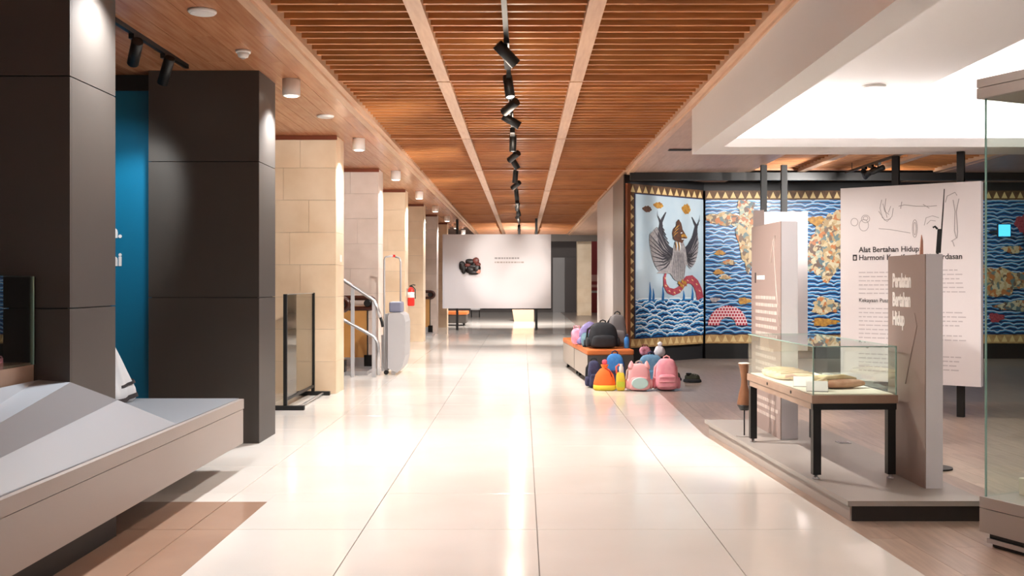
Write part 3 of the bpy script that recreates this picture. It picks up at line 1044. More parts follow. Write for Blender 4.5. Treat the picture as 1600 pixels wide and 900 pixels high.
F = lambda n, c, c2=None: mat('fabric_' + n, c, rough=.8, c2=c2, nscale=14, bump=.15)
NAVY, LBLU, PINK, PINK2 = F('navy', (34, 36, 66), (60, 62, 96)), F('blue', (46, 112, 190), (70, 140, 205)), F('pink', (240, 176, 180)), F('rose', (236, 150, 168), (244, 172, 184))
ORA, YEL, TEAL, MINT = F('orange', (250, 116, 44)), F('yellow', (232, 206, 66)), F('teal', (70, 122, 160), (110, 150, 180)), F('mint', (196, 226, 224))
BLK, GRY, PUR, MAR = F('black', (38, 40, 46), (30, 31, 36)), F('grey', (120, 116, 118)), F('purple', (110, 96, 150), (140, 130, 176)), F('maroon', (110, 30, 50), (210, 150, 170))
OLV, WHT = F('olive', (60, 64, 48), (20, 20, 22)), F('white_plastic', (220, 218, 226))

backpack('navy patterned backpack leaning at the left corner of the bench', (.945, 13.62, 0), .19, .20, .36, NAVY, NAVY, BLK, .1, 2)
backpack('rounded blue backpack behind the orange drawstring bag', (1.235, 13.76, 0), .30, .18, .44, LBLU, NAVY, NAVY, 0, 5)
# orange drawstring bag
t = thing('drawstring_bag', 'bright orange drawstring bag with yellow hem in front of the bench', 'bag', (1.06, 13.27, 0))
ob = MB()
pr = [(.115, 0), (.14, .02), (.14, .10), (.115, .20), (.06, .275), (.03, .29), (.045, .315), (.05, .335)]
ob.lathe(pr, 24)
ob.v = [(x * (1 + .05 * math.sin(5 * math.atan2(y, x))), y * .62 * (1 + .05 * math.sin(5 * math.atan2(y, x))), z) for x, y, z in ob.v]
ob.build('body', ORA, t)
hb_ = MB().lathe([(.122, .0), (.1445, .02), (.144, .07)], 24)
hb_.v = [(x * 1.03, y * .66, z) for x, y, z in hb_.v]
hb_.build('hem', YEL, t)
MB().tube([(0, -.03, .29), (.06, -.06, .26), (.09, -.07, .18)], .006, 6).build('cord', RED, t)
MB().blob(.07, .06, .07, e=.9, c=(0, 0, .33)).build('tassel', F('hot_pink', (226, 90, 110)), t)
t = thing('tote_bag', 'small yellow bag holding a clear bottle beside the orange bag', 'bag', (1.26, 13.22, 0))
MB().blob(.12, .10, .24, e=.45, e2=.45, taper=.12, noise=.02, seed=4).build('body', YEL, t)
MB().box(-.05, .05, -.056, -.050, .05, .12).build('patch', F('lime', (206, 216, 70)), t)
MB().lathe([(.03, .2), (.03, .30), (.018, .325), (.018, .345)], 14, c=(.01, .0, 0)).build('bottle', FIXW, t)
MB().tube([(-.05, 0, .22), (-.055, 0, .31), (-.02, 0, .34), (.0, 0, .30)], .012, 8).build('strap', F('coral', (240, 110, 90)), t)
backpack('pale pink backpack with two ears and a mint oval pocket', (1.50, 13.25, 0), .33, .20, .35, PINK, PINK, INKP, 0, 8, ears=PINK, oval=MINT)
backpack('rose pink quilted backpack at the front right of the pile', (1.865, 13.3, 0), .33, .22, .41, PINK2, PINK2, PINK, -.05, 11, quilt=True)
backpack('teal-blue backpack behind the two pink backpacks', (1.72, 13.74, 0), .42, .20, .43, TEAL, TEAL, NAVY, -.1, 14)
t = thing('cloth_bag', 'maroon and white floral cloth bag on top of the teal backpack', 'bag', (1.655, 13.88, .40))
MB().blob(.15, .16, .13, e=.8, noise=.05, seed=21).build('body', MAR, t)
MB().tube([(-.04, 0, .11), (-.03, 0, .15), (.03, 0, .15), (.04, 0, .11)], .008, 6).build('strap', F('dark_red', (90, 20, 36)), t)
t = thing('plastic_bag', 'crumpled white plastic bag on top of the teal backpack', 'bag', (1.85, 13.88, .39))
MB().blob(.17, .16, .15, e=.9, noise=.06, seed=23, taper=.25).build('body', WHT, t)
MB().blob(.06, .05, .07, e=.9, noise=.1, c=(.01, 0, .135), seed=3).build('knot', WHT, t)
# shoes
for i, (x, y, rz, l) in enumerate(((2.17, 14.62, .5, 'dark glossy shoe lying nearer the pink backpack'), (2.37, 14.32, 1.3, 'dark glossy shoe lying farther right on the plank floor'))):
    t = thing('shoe', l, 'shoe', (x, y, 0), rz, 'pair of dark shoes')
    MB().blob(.10, .26, .05, e=.7, e2=.35, taper=.05).build('sole', BLK, t)
    MB().blob(.09, .24, .09, e=.75, e2=.6, taper=.25, c=(0, .0, .03), noise=.03, seed=i).build('upper', OLV, t)
    MB().lathe([(.036, .09), (.042, .125), (.038, .13)], 14, c=(0, .05, 0)).build('collar', BLACKG, t)
    MB().tube([(-.03, -.03, .11), (.03, -.04, .115), (-.03, -.06, .105), (.03, -.07, .10)], .005, 6).build('laces', INKP, t)

# on the bench
SZ = .478
backpack('large black backpack lying on the nearest bench module', (1.12, 14.35, SZ), .46, .30, .36, BLK, BLK, mat('strap_black', (20, 20, 22), rough=.6), .05, 31, group='bags on the bench')
backpack('grey backpack tucked behind the black one on the bench', (1.36, 14.75, SZ), .30, .22, .46, GRY, GRY, BLK, .1, 34, group='bags on the bench')
t = thing('folded_jacket', 'crumpled purple jacket on the bench behind the black backpack', 'jacket', (.98, 15.05, SZ))
MB().blob(.34, .30, .34, e=.9, taper=.3, noise=.07, seed=41).build('body', PUR, t)
MB().tube([(-.12, -.13, .10), (-.16, -.17, .055), (-.14, -.22, .05)], .04, 8).build('sleeve', PUR, t)
t = thing('cloth_bag', 'pink cloth bag at the left end of the pile on the bench', 'bag', (.80, 15.2, SZ))
MB().blob(.20, .2, .24, e=.8, taper=.25, noise=.06, seed=43).build('body', F('pink_bag', (220, 130, 160), (240, 170, 190)), t)
MB().tube([(-.05, 0, .20), (-.04, 0, .27), (.04, 0, .27), (.05, 0, .20)], .01, 6).build('handle', PINK2, t)
t = thing('cloth_bag', 'small blue-green patterned bag beside the black backpack on the bench', 'bag', (.905, 14.62, SZ))
MB().blob(.16, .16, .20, e=.7, taper=.15, noise=.05, seed=45).build('body', F('bluegreen', (80, 120, 140), (130, 160, 172)), t)
MB().tube([(-.03, -.08, .10), (-.035, -.12, .03), (-.05, -.13, .012)], .012, 8).build('strap', BLK, t)
t = thing('water_bottle', 'bright blue water bottle at the right of the black backpack', 'bottle', (1.45, 14.3, SZ))
MB().lathe([(.032, 0), (.036, .01), (.036, .13), (.022, .155), (.022, .165)], 18).build('bottle', LBLU, t)
MB().lathe([(.024, .165), (.024, .19)], 14).build('cap', NAVY, t)

# ================================================================== TAPESTRIES
TB = mat('tapestry_blue', (28, 92, 158), rough=.35, c2=(44, 122, 186), nscale=3, coat=.35)
TSKY = mat('tapestry_sky', (176, 200, 216), rough=.35, c2=(198, 214, 224), nscale=1.5, coat=.35)
TD = mat('tapestry_navy', (16, 44, 92), rough=.4)
TL = mat('tapestry_light', (70, 150, 206), rough=.4)
TW = mat('tapestry_white', (226, 236, 242), rough=.4)
TGREY = mat('tapestry_grey', (136, 132, 136), rough=.5, c2=(176, 170, 170), nscale=20)
TDK = mat('tapestry_dark', (58, 56, 64), rough=.5)
TRED = mat('tapestry_red', (150, 50, 66), rough=.5, c2=(180, 84, 96), nscale=30)
TGOLD = mat('tapestry_gold', (206, 156, 64), rough=.5, c2=(150, 100, 46), nscale=18)
TBRN = mat('tapestry_brown', (104, 66, 46), rough=.5, c2=(70, 48, 40), nscale=20)
TBORD = mat('tapestry_border', (78, 52, 34), rough=.6, c2=(112, 80, 50), nscale=14)
TTRI = mat('tapestry_cream', (222, 196, 140), rough=.6)
TBOT = mat('tapestry_gold_border', (170, 132, 84), rough=.6, c2=(196, 160, 108), nscale=16)
TFRAME = mat('frame_wood', (130, 74, 46), rough=.4)


def motley(name, cols_, nscale):
    m = bpy.data.materials.new(name)
    m.use_nodes = True
    nt = m.node_tree
    b = nt.nodes['Principled BSDF']
    b.inputs['Roughness'].default_value = .5
    t = nt.nodes.new('ShaderNodeTexCoord')
    v = nt.nodes.new('ShaderNodeTexVoronoi')
    v.inputs['Scale'].default_value = nscale
    n = nt.nodes.new('ShaderNodeTexNoise')
    n.inputs['Scale'].default_value = nscale * .7
    n.inputs['Detail'].default_value = 5
    ad = nt.nodes.new('ShaderNodeVectorMath')
    ad.operation = 'MULTIPLY_ADD'
    ad.inputs[1].default_value = (.12, .12, .12)
    nt.links.new(n.outputs['Color'], ad.inputs[0])
    nt.links.new(t.outputs['Object'], ad.inputs[2])
    nt.links.new(t.outputs['Object'], n.inputs['Vector'])
    nt.links.new(ad.outputs[0], v.inputs['Vector'])
    sx = nt.nodes.new('ShaderNodeSeparateColor')
    nt.links.new(v.outputs['Color'], sx.inputs[0])
    r = nt.nodes.new('ShaderNodeValToRGB')
    r.color_ramp.interpolation = 'CONSTANT'
    el = r.color_ramp.elements
    while len(el) < len(cols_):
        el.new(.5)
    for i, c in enumerate(cols_):
        el[i].position = i / len(cols_)
        el[i].color = lin(c)
    nt.links.new(sx.outputs[0], r.inputs['Fac'])
    nt.links.new(r.outputs['Color'], b.inputs['Base Color'])
    return m


TISL = motley('tapestry_island', [(206, 186, 148), (176, 150, 110), (120, 100, 84), (210, 196, 164), (190, 120, 70), (110, 130, 130), (196, 172, 130)], 16)
TISL2 = motley('tapestry_island_teal', [(170, 180, 164), (196, 176, 140), (92, 116, 124), (184, 120, 84), (206, 196, 168), (110, 90, 80)], 17)
TCHK = brick_mat('tapestry_check', (176, 44, 66), (236, 214, 216), .055, .055, rough=.5, msize=.008, axes='XZ', off=.5)


def ribbon(mb, pts, wd, y, mi=0):
    """flat ribbon of varying width in the x,z plane at depth y"""
    n_ = len(pts)
    vs_ = []
    for i, p in enumerate(pts):
        a = pts[max(i - 1, 0)]
        b = pts[min(i + 1, n_ - 1)]
        dx, dz = b[0] - a[0], b[1] - a[1]
        l_ = math.hypot(dx, dz) or 1
        w_ = wd[i] if isinstance(wd, (list, tuple)) else wd
        nx, nz = -dz / l_ * w_ / 2, dx / l_ * w_ / 2
        vs_ += [(p[0] + nx, y, p[1] + nz), (p[0] - nx, y, p[1] - nz)]
    mb.add(vs_, [(2 * i, 2 * i + 1, 2 * i + 3, 2 * i + 2) for i in range(n_ - 1)], mi)


def waves(mb, u0, u1, v0, v1, rows_, amp, period, y, seed, step=.02, t=(.018, .03, .05)):
    rr = random.Random(seed)
    for r in range(rows_):
        bv = v1 - (v1 - v0) * (r + .5) / rows_
        ph, p2, pp = rr.uniform(0, 6), rr.uniform(0, 6), period * rr.uniform(.8, 1.25)
        n_ = int((u1 - u0) / step) + 1
        top = []
        for i in range(n_):
            u = u0 + (u1 - u0) * i / (n_ - 1)
            q = abs(math.sin(math.pi * u / pp + ph + .6 * math.sin(u * 2.1 + p2)))
            v = bv + amp * (q ** .7) * (.7 + .3 * math.sin(u * 5 + p2)) + amp * .18 * abs(math.sin(u * 30 + ph))
            top.append((u, min(max(v, v0), v1)))
        yy = y - .0006 * r
        lo = 0
        for mi, th in enumerate(t):
            vs_, fs_ = [], []
            for u, v in top:
                vs_ += [(u, yy, max(v - lo, v0)), (u, yy, max(v - lo - th, v0))]
            for i in range(n_ - 1):
                fs_.append((2 * i, 2 * i + 1, 2 * i + 3, 2 * i + 2))
            mb.add(vs_, fs_, mi)
            lo += th


def tri_border(mb, u0, u1, z, h_, y, step=.16, flip=False):
    n_ = max(1, int((u1 - u0) / step))
    st = (u1 - u0) / n_
    for i in range(n_):
        u = u0 + i * st
        a, b = (z, z + h_) if not flip else (z + h_, z)
        f = [(u + st * .12, y, a), (u + st * .88, y, a), (u + st * .5, y, b)]
        mb.add(f, [(0, 1, 2) if not flip else (0, 2, 1)])


ZB0, ZB1, ZT0, ZT1 = .28, .446, 2.91, 3.08
# ---- angled tapestry
dx, dy = 3.30 - 1.72, 18.8 - 17.4
LP = math.hypot(dx, dy)
tp = thing('tapestry', 'tall pale blue tapestry of a winged grey bird and red serpent above waves', 'tapestry', (1.72 + .02, 17.42 - .03, 0), math.atan2(dy, dx))
U0, U1 = .225, LP - .05
MB().box(0, .08, -.05, .0, ZB0, ZT1).build('frame_side', TFRAME, tp)
MB().box(.08, U1, -.02, .0, ZB0, ZT1).build('border', TBORD, tp)
MB().box(U0 - .02, U1, -.024, -.02, ZB1 - .015, ZT0 + .015).build('inner_edge', TD, tp)
MB().box(U0, U1, -.028, -.024, ZB1, ZT0).build('ground', TSKY, tp)
MB().box(.08, U1, -.0206, -.02, ZB0, ZB1 - .016).build('lower_border', TBOT, tp)
bp = MB()
tri_border(bp, .08, U1, ZB0 + .03, .12, -.0215)
tri_border(bp, .08, U1, ZT0 + .03, .12, -.0215)
for k in range(16):
    z = ZB1 + (ZT0 - ZB1) * k / 16
    bp.add([(.10, -.0215, z + .01), (.19, -.0215, z + .077), (.10, -.0215, z + .144)], [(0, 1, 2)])
bp.build('border_pattern', TTRI, tp)['kind'] = 'stuff'


def C(cx, cy):
    """tapestry picture coordinates"""
    return (U0 + (cx - 75) / 340 * (U1 - U0), ZT0 - (cy - 140) / 655 * (ZT0 - ZB1))


wv = MB()
wv.box(U0, U1, -.0285, -.0281, ZB1, ZB1 + .60, 3)
waves(wv, U0, U1, ZB1, ZB1 + .68, 10, .075, .42, -.030, 3, t=(.022, .028, .03))
wv.build('wave_pattern', [TW, TL, TD, TB], tp)['kind'] = 'stuff'
# wings
for side, sh, tipc, outs in ((-1, (258, 400), [(258, 420), (212, 390), (192, 330), (196, 260), (220, 214)],
                              [(140, 322), (138, 345), (140, 370), (146, 395), (150, 420), (158, 445), (168, 468), (185, 490), (160, 300), (175, 285)]),
                             (1, (318, 395), [(315, 415), (345, 385), (368, 330), (374, 270), (352, 228)],
                              [(385, 330), (388, 350), (386, 372), (384, 395), (378, 420), (372, 440), (362, 458), (382, 305), (350, 470)])):
    wm = MB()
    fan = [C(*sh)] + [C(*q) for q in sorted(outs, key=lambda q: q[1])] + [C(sh[0], sh[1] + 60)]
    base_y = -.0385
    wm.add([(p[0], base_y, p[1]) for p in fan], [(0, i, i + 1) if side < 0 else (0, i + 1, i) for i in range(1, len(fan) - 1)], 1)
    for f_ in wm.f:
        pass
    ribbon(wm, [C(*q) for q in tipc], [.26, .24, .16, .07, .015], base_y - .002, 0)
    for q in outs:
        mid = ((sh[0] + q[0]) / 2, (sh[1] + 20 + q[1]) / 2 + 14)
        ribbon(wm, [C(sh[0], sh[1] + 20), C(*mid), C(*q)], [.03, .032, .008], base_y - .004, 0)
        mid2 = (mid[0], mid[1] + 9)
        ribbon(wm, [C(sh[0], sh[1] + 30), C(*mid2), C(q[0] + side * -3, q[1] + 9)], [.02, .02, .006], base_y - .004, 1)
    for k in range(9):
        a = k / 8
        q0 = C(tipc[0][0] + (tipc[3][0] - tipc[0][0]) * a, tipc[0][1] + (tipc[3][1] - tipc[0][1]) * a)
        ribbon(wm, [q0, (q0[0] + side * .16 * (1 - a * .4), q0[1] + .10), (q0[0] + side * .2 * (1 - a * .5), q0[1] + .2)], [.02, .014, .003], base_y - .005, 0)
    wm.build('wing', [TDK, TGREY], tp)
bd = MB()
body = [(285, 330), (305, 345), (318, 380), (325, 430), (318, 480), (308, 530), (285, 540), (262, 530), (240, 500), (170, 500), (235, 470), (250, 430), (255, 380), (268, 345)]
cc = C(287, 440)
bd.add([(cc[0], -.045, cc[1])] + [(C(*q)[0], -.0445, C(*q)[1]) for q in body], [(0, i, i % len(body) + 1) for i in range(1, len(body) + 1)])
bd.f = [tuple(reversed(f_)) for f_ in bd.f]
for k in range(7):
    ribbon(bd, [C(262 + k * 7, 400), C(255 + k * 9, 460), C(250 + k * 10, 525)], [.01, .014, .004], -.046, 1)
bd.build('body', [TGREY, TDK], tp)
hd = MB()
head = [(283, 243), (296, 262), (302, 290), (318, 315), (326, 330), (310, 340), (300, 355), (280, 352), (258, 340), (250, 310), (256, 290), (270, 275), (272, 255)]
cc = C(284, 305)
hd.add([(cc[0], -.047, cc[1])] + [(C(*q)[0], -.0468, C(*q)[1]) for q in head], [(0, i % len(head) + 1, i) for i in range(1, len(head) + 1)])
ribbon(hd, [C(296, 322), C(312, 318), C(326, 328)], [.05, .05, .01], -.048, 1)
ribbon(hd, [C(296, 336), C(310, 336), C(322, 334)], [.018, .016, .008], -.0485, 2)
for k in range(6):
    ribbon(hd, [C(252 + 2 * k, 338 - 9 * k), C(262 + 3 * k, 322 - 9 * k), C(276 + 2 * k, 314 - 9 * k)], [.008, .022, .006], -.0482, 1 if k % 2 else 3)
    ribbon(hd, [C(262 + 5 * k, 352), C(266 + 5 * k, 372), C(262 + 6 * k, 392)], [.02, .026, .006], -.0482, (3, 1, 2)[k % 3])
ribbon(hd, [C(292, 308), C(300, 306)], [.014, .014], -.049, 2)
hd.build('head', [TBRN, TGOLD, TW, TDK], tp)
sp_ = MB()
sn = [(222, 488), (212, 520), (215, 555), (232, 580), (258, 588), (285, 578), (302, 555), (325, 530), (350, 528), (372, 548), (388, 580), (396, 622)]
ribbon(sp_, [C(*q) for q in sn], [.03, .06, .09, .11, .12, .12, .12, .14, .16, .17, .18, .19], -.043, 0)
for i in range(1, len(sn) - 1):
    a, b = C(*sn[i]), C(sn[i][0] + 8, sn[i][1] + 6)
    ribbon(sp_, [a, b], [.02, .02], -.0445, 1)
sp_.build('serpent', [TRED, TTRI], tp)
cw = MB()
for q in ((288, 548), (305, 540), (318, 545), (300, 560)):
    a = C(*q)
    ribbon(cw, [(a[0] - .04, a[1] + .03), a, (a[0] + .03, a[1] - .06)], [.06, .05, .01], -.049, 0)
cw.build('claws', TGOLD, tp)
for (x, y, w_, h_, m2) in ((130, 205, .24, .11, TBRN), (185, 184, .26, .11, TGOLD), (325, 192, .24, .18, TGOLD)):
    c_ = MB()
    ce = C(x, y)
    k_ = 18
    c_.add([(ce[0], -.032, ce[1])] + [(ce[0] + w_ / 2 * math.cos(6.283 * i / k_) * (1 + .15 * math.sin(5 * i)), -.0315, ce[1] + h_ / 2 * math.sin(6.283 * i / k_) * (1 + .2 * math.cos(3 * i))) for i in range(k_)],
           [(0, i, i % k_ + 1) for i in range(1, k_ + 1)])
    c_.build('cloud', m2, tp)
for (x, y, h_) in ((142, 630, 90), (158, 630, 60), (205, 630, 70), (310, 630, 50), (355, 630, 70)):
    tw_ = MB()
    a, b = C(x, y), C(x, y - h_)
    ribbon(tw_, [a, ((a[0] + b[0]) / 2 + .015, (a[1] + b[1]) / 2), b], [.07, .05, .01], -.033, 0)
    tw_.build('spire', TB, tp)

# ---- long frontal tapestry
tq = thing('tapestry', 'long blue wave tapestry with sandy islands on the wall behind the text boards', 'tapestry', (3.345, 18.79, 0))
WQ = 7.6
MB().box(0, WQ, -.02, .03, ZB0, ZT1).build('border', TBORD, tq)
MB().box(0, WQ, -.026, -.02, ZB1, ZT0).build('ground', TB, tq)
MB().box(0, WQ, -.0206, -.02, ZB0, ZB1 - .001).build('lower_border', TBOT, tq)
bp = MB()
tri_border(bp, 0, WQ, ZB0 + .03, .12, -.0215, .145)
tri_border(bp, 0, WQ, ZT0 + .03, .12, -.0215, .145)
bp.build('border_pattern', TTRI, tq)['kind'] = 'stuff'
wv = MB()
waves(wv, 0, WQ, ZB1, ZT0, 34, .05, .30, -.028, 5, step=.03, t=(.010, .024, .026))
wv.build('wave_pattern', [TW, TL, TD], tq)['kind'] = 'stuff'


def island(cx, cz, w_, h_, m2, seed, y=-.05):
    rr = random.Random(seed)
    k_ = 30
    ph = [rr.uniform(0, 6) for _ in range(4)]
    pts_ = []
    for i in range(k_):
        a = 6.283 * i / k_
        q = 1 + .16 * math.sin(3 * a + ph[0]) + .10 * math.sin(7 * a + ph[1]) + .06 * math.sin(11 * a + ph[2])
        pts_.append((min(max(cx + w_ / 2 * q * math.cos(a), 0.01), WQ), y, min(max(cz + h_ / 2 * q * math.sin(a), ZB1), ZT0)))
    MB().add([(cx, y - .001, cz)] + pts_, [(0, i, i % k_ + 1) for i in range(1, k_ + 1)]).build('island', m2, tq)


def pq(px, py):
    return ((px - 1098) * .01175, 1.4 - (py - 441) * .01175)


for i, (px, py, pw_, ph_, m2) in enumerate(((1122, 342, 52, 20, TISL), (1160, 325, 26, 28, TISL2), (1163, 372, 30, 90, TISL), (1150, 345, 30, 16, TISL2), (1292, 390, 62, 90, TISL), (1268, 400, 30, 60, TISL2), (1300, 350, 40, 40, TISL),
                                            (1285, 478, 44, 26, TISL), (1283, 503, 40, 12, TGOLD), (1120, 395, 16, 8, TGOLD), (1134, 410, 22, 8, TISL), (1118, 425, 16, 8, TGOLD), (1128, 433, 18, 7, TISL),
                                            (1158, 470, 20, 10, TGOLD), (1112, 468, 16, 7, TGREY), (1270, 345, 26, 14, TGOLD), (1390, 380, 90, 110, TISL), (1480, 400, 90, 60, TISL2), (1560, 440, 70, 44, TISL), (1580, 478, 60, 16, TISL2), (1592, 350, 24, 30, TRED), (1550, 496, 24, 14, TRED), (1575, 390, 30, 12, TISL))):
    c_ = pq(px, py)
    island(c_[0], c_[1], pw_ * .01175, ph_ * .01175, m2, i, -.05 - .0007 * i)
ar = MB()
c_ = pq(1132, 508)
k_ = 20
vs_ = []
for i in range(k_ + 1):
    a = math.pi * i / k_
    for r_ in (.36, .15):
        vs_.append((c_[0] + r_ * math.cos(a), -.07, c_[1] + r_ * math.sin(a) * 1.0))
ar.add(vs_, [(2 * i, 2 * i + 2, 2 * i + 3, 2 * i + 1) for i in range(k_)])
ar.build('red_arch', TCHK, tq)
MB().box(0, WQ, -.02, .03, .0, ZB0 - .01).build('wall_base', BLACK, tq)

# blue screen beyond the glass case
sc = thing('wall_screen', 'small bright blue screen on a dark bracket before the tapestry', 'screen', (8.55, 18.2, 2.2))
MB().cbox(-.12, .12, -.02, .02, 0, .24, .006).build('housing', BLACK, sc)
MB().box(-.105, .105, -.024, -.0205, .015, .225).build('display', mat('screen_blue', (60, 170, 240), rough=.3, emit=(80, 185, 250), estr=1.4), sc)
MB().box(-.02, .02, .02, .54, .1, .13).build('bracket', BLACK, sc)

# ================================================================== RIGHT PLATFORM AND EXHIBITS
pl = thing('exhibit_platform', 'low grey exhibit platform with dark recessed base under the display table', 'platform', (2.2, 7.7, 0))
PP = [(1.895, 5.97), (2.715, 5.97), (2.60, 9.51), (1.688, 9.51)]
MB().prism([(x - 2.2, y - 7.7) for x, y in PP], .094, .124).build('deck', GREYP, pl)
PB = [(1.93, 6.00), (2.70, 6.00), (2.585, 9.47), (1.73, 9.47)]
MB().prism([(x - 2.2, y - 7.7) for x, y in PB], 0, .094).build('base', PLDARK, pl)
MB().prism([(x - 2.2, y - 7.7) for x, y in [(1.918, 6.005), (1.9285, 6.005), (1.7285, 9.46), (1.718, 9.46)]], 0, .092).build('lit_side_skirting', LEDGE, pl)  # pale colour carries the light falling on the base's left side
PZ = .1245
# floor socket plate
sk = thing('floor_socket', 'small metal floor socket plate on the platform under the table', 'socket', (2.55, 8.15, PZ))
MB().box(-.05, .05, -.05, .05, 0, .004).build('plate', STEEL, sk)
MB().box(-.035, .035, -.035, .035, .004, .006).build('lid', INKG, sk)

TA = .041
dt = thing('display_table', 'glass-topped display table with black legs and wooden rim on the grey platform', 'display case', (2.115, 7.425, PZ), TA)
hw, hl_ = .275, .80
for sx in (-1, 1):
    for sy in (-1, 1):
        x, y = sx * (hw - .03), sy * (hl_ - .03)
        lg = MB().box(x - .026, x + .026, y - .026, y + .026, .03, .49).build('leg', BLACK, dt)
        MB().lathe([(.022, 0), (.024, .006), (.012, .012), (.012, .03)], 12, c=(x, y, 0)).build('levelling_foot', STEEL, lg)
fr = MB()
fr.box(-hw, hw, -hl_, -hl_ + .04, .45, .49)
fr.box(-hw, hw, hl_ - .04, hl_, .45, .49)
fr.build('end_apron', BLACK, dt)
MB().box(-hw, -hw + .03, -hl_ + .041, hl_ - .041, .45, .49).build('side_apron', RIMW, dt)
MB().box(hw - .03, hw, -hl_ + .041, hl_ - .041, .45, .49).build('side_apron', RIMW, dt)
MB().cbox(-hw - .008, hw + .008, -hl_ - .008, hl_ + .008, .491, .545, .004).build('rim', RIMW, dt)
MB().box(-hw + .015, hw - .015, -hl_ + .015, hl_ - .015, .545, .551).build('tray_cloth', CREAM, dt)
for y in (-.36, .22):
    MB().lathe([(.011, -.004), (.011, 0)], 12, c=(-hw - .009, y, .52), axis='X').build('lock', BLACK, dt)
g0, g1 = .545, .855
MB().box(-hw, -hw + .006, -hl_, hl_, g0, g1).build('pane', GLASS, dt)
MB().box(hw - .006, hw, -hl_, hl_, g0, g1).build('pane', GLASS, dt)
MB().box(-hw + .006, hw - .006, -hl_, -hl_ + .006, g0, g1).build('pane', GLASS, dt)
MB().box(-hw + .006, hw - .006, hl_ - .006, hl_, g0, g1).build('pane', GLASS, dt)
MB().box(-hw, hw, -hl_, hl_, g1, g1 + .006).build('top_pane', GLASS, dt)
for (a, b, c, d) in ((-hw - .001, -hw + .007, -hl_ - .001, -hl_ + .005), (hw - .007, hw + .001, -hl_ - .001, -hl_ + .005)):
    MB().box(a, b, c, d, g0, g1 + .006).build('glass_edge', GLASSE, dt)
for (a, b, c, d) in ((-hw, hw, -hl_ - .001, -hl_ + .004), (-hw, hw, hl_ - .004, hl_ + .001), (-hw - .001, -hw + .004, -hl_, hl_), (hw - .004, hw + .001, -hl_, hl_)):
    MB().box(a, b, c, d, g1 + .001, g1 + .007).build('glass_edge', GLASSE, dt)


def tloc(x, y, z=.5515):
    c_, s_ = math.cos(TA), math.sin(TA)
    return (2.115 + x * c_ - y * s_, 7.425 + x * s_ + y * c_, PZ + z)


HIDE = mat('hide_pink', (206, 150, 124), rough=.6, c2=(228, 186, 158), nscale=12, bump=.2)
STRAW = mat('straw_pale', (224, 196, 150), rough=.7, c2=(240, 220, 184), nscale=16, bump=.3)
STNG = mat('stone_tool_grey', (150, 148, 142), rough=.7, c2=(190, 186, 176), nscale=14, bump=.3)
t = thing('quiver', 'pinkish leather pouch-shaped implement at the front of the display table', 'artefact', tloc(.04, -.42), TA + .15, 'artefacts in the display table')
mq = MB().blob(.38, .14, .065, e=.9, taper=.1, noise=.03, seed=2)
mq.v = [(x, y * (1 - .35 * (x / .19)), z) for x, y, z in mq.v]
mq.build('body', HIDE, t)
MB().tube([(-.2, 0, .03), (-.1, -.01, .07), (.02, 0, .075), (.12, .01, .06)], [.012, .02, .02, .01], 8).build('strap', STRAW, t)
MB().tube([(-.12, -.05, .05), (-.11, .05, .055)], .012, 8).build('binding', STRAW, t)
t = thing('basket_tray', 'pale woven mat bundle at the far end of the display table', 'artefact', tloc(-.08, .38), TA, 'artefacts in the display table')
MB().blob(.32, .60, .05, e=.6, e2=.5, noise=.02, seed=9).build('mat', STRAW, t)
for k in range(5):
    MB().tube([(-.12, -.22 + k * .11, .05), (0, -.2 + k * .11, .056), (.12, -.22 + k * .11, .05)], .008, 6).build('cord', STRAW, t)
t = thing('stone_tool', 'grey flat stone tool at the back right inside the display table', 'artefact', tloc(.17, .2), TA + 1.4, 'artefacts in the display table')
MB().blob(.22, .10, .045, e=.9, noise=.06, seed=12).build('blade', STNG, t)
MB().tube([(-.1, 0, .03), (-.2, .01, .03)], .014, 8).build('handle', HIDE, t)
t = thing('feather_ornament', 'loose pale straw ornament in the middle of the display table', 'artefact', tloc(.0, -.10), TA + .2, 'artefacts in the display table')
MB().blob(.28, .13, .06, e=.9, noise=.08, seed=15).build('bundle', STRAW, t)
MB().tube([(-.15, 0, .04), (-.2, .03, .06), (-.24, .05, .05)], .012, 8).build('tie', HIDE, t)
t = thing('label_card', 'tilted white label card at the front left in the display table', 'card', tloc(-.18, -.60), TA - .3)
cd = MB()
cd.add([(-.07, -.06, 0), (.07, -.06, 0), (.07, .06, 0), (-.07, .06, 0), (-.07, -.06, .004), (.07, -.06, .004), (.07, .06, .06), (-.07, .06, .06)],
       [(3, 2, 1, 0), (4, 5, 6, 7), (0, 1, 5, 4), (1, 2, 6, 5), (2, 3, 7, 6), (3, 0, 4, 7)])
cd.build('stand', INKG, t)
cd2 = MB()
cd2.add([(-.068, -.058, .006), (.068, -.058, .006), (.068, .058, .062), (-.068, .058, .062)], [(0, 1, 2, 3)])
cd2.build('face', INKW, t)
t = thing('label_card', 'tilted white label card farther back in the display table', 'card', tloc(-.17, -.28), TA - .3)
cd.build('stand', INKG, t)
cd2.build('face', INKW, t)

# ---- taupe totems
SIDE = (R(90), 0, R(-90))       # text on a face that looks towards -x


def totem(loc, ln, th, h_, label):
    t = thing('text_totem', label, 'sign', loc, TA * .6, 'taupe and white text totems')
    MB().box(0, th, 0, ln, 0, h_).build('body', PANELS, t)
    MB().box(-.006, 0, 0, ln, 0, h_).build('face', TAUPE, t)
    return t


t1 = totem((2.095, 8.30, PZ), .95, .135, 1.77, 'taupe text totem with a white edge behind the display table')


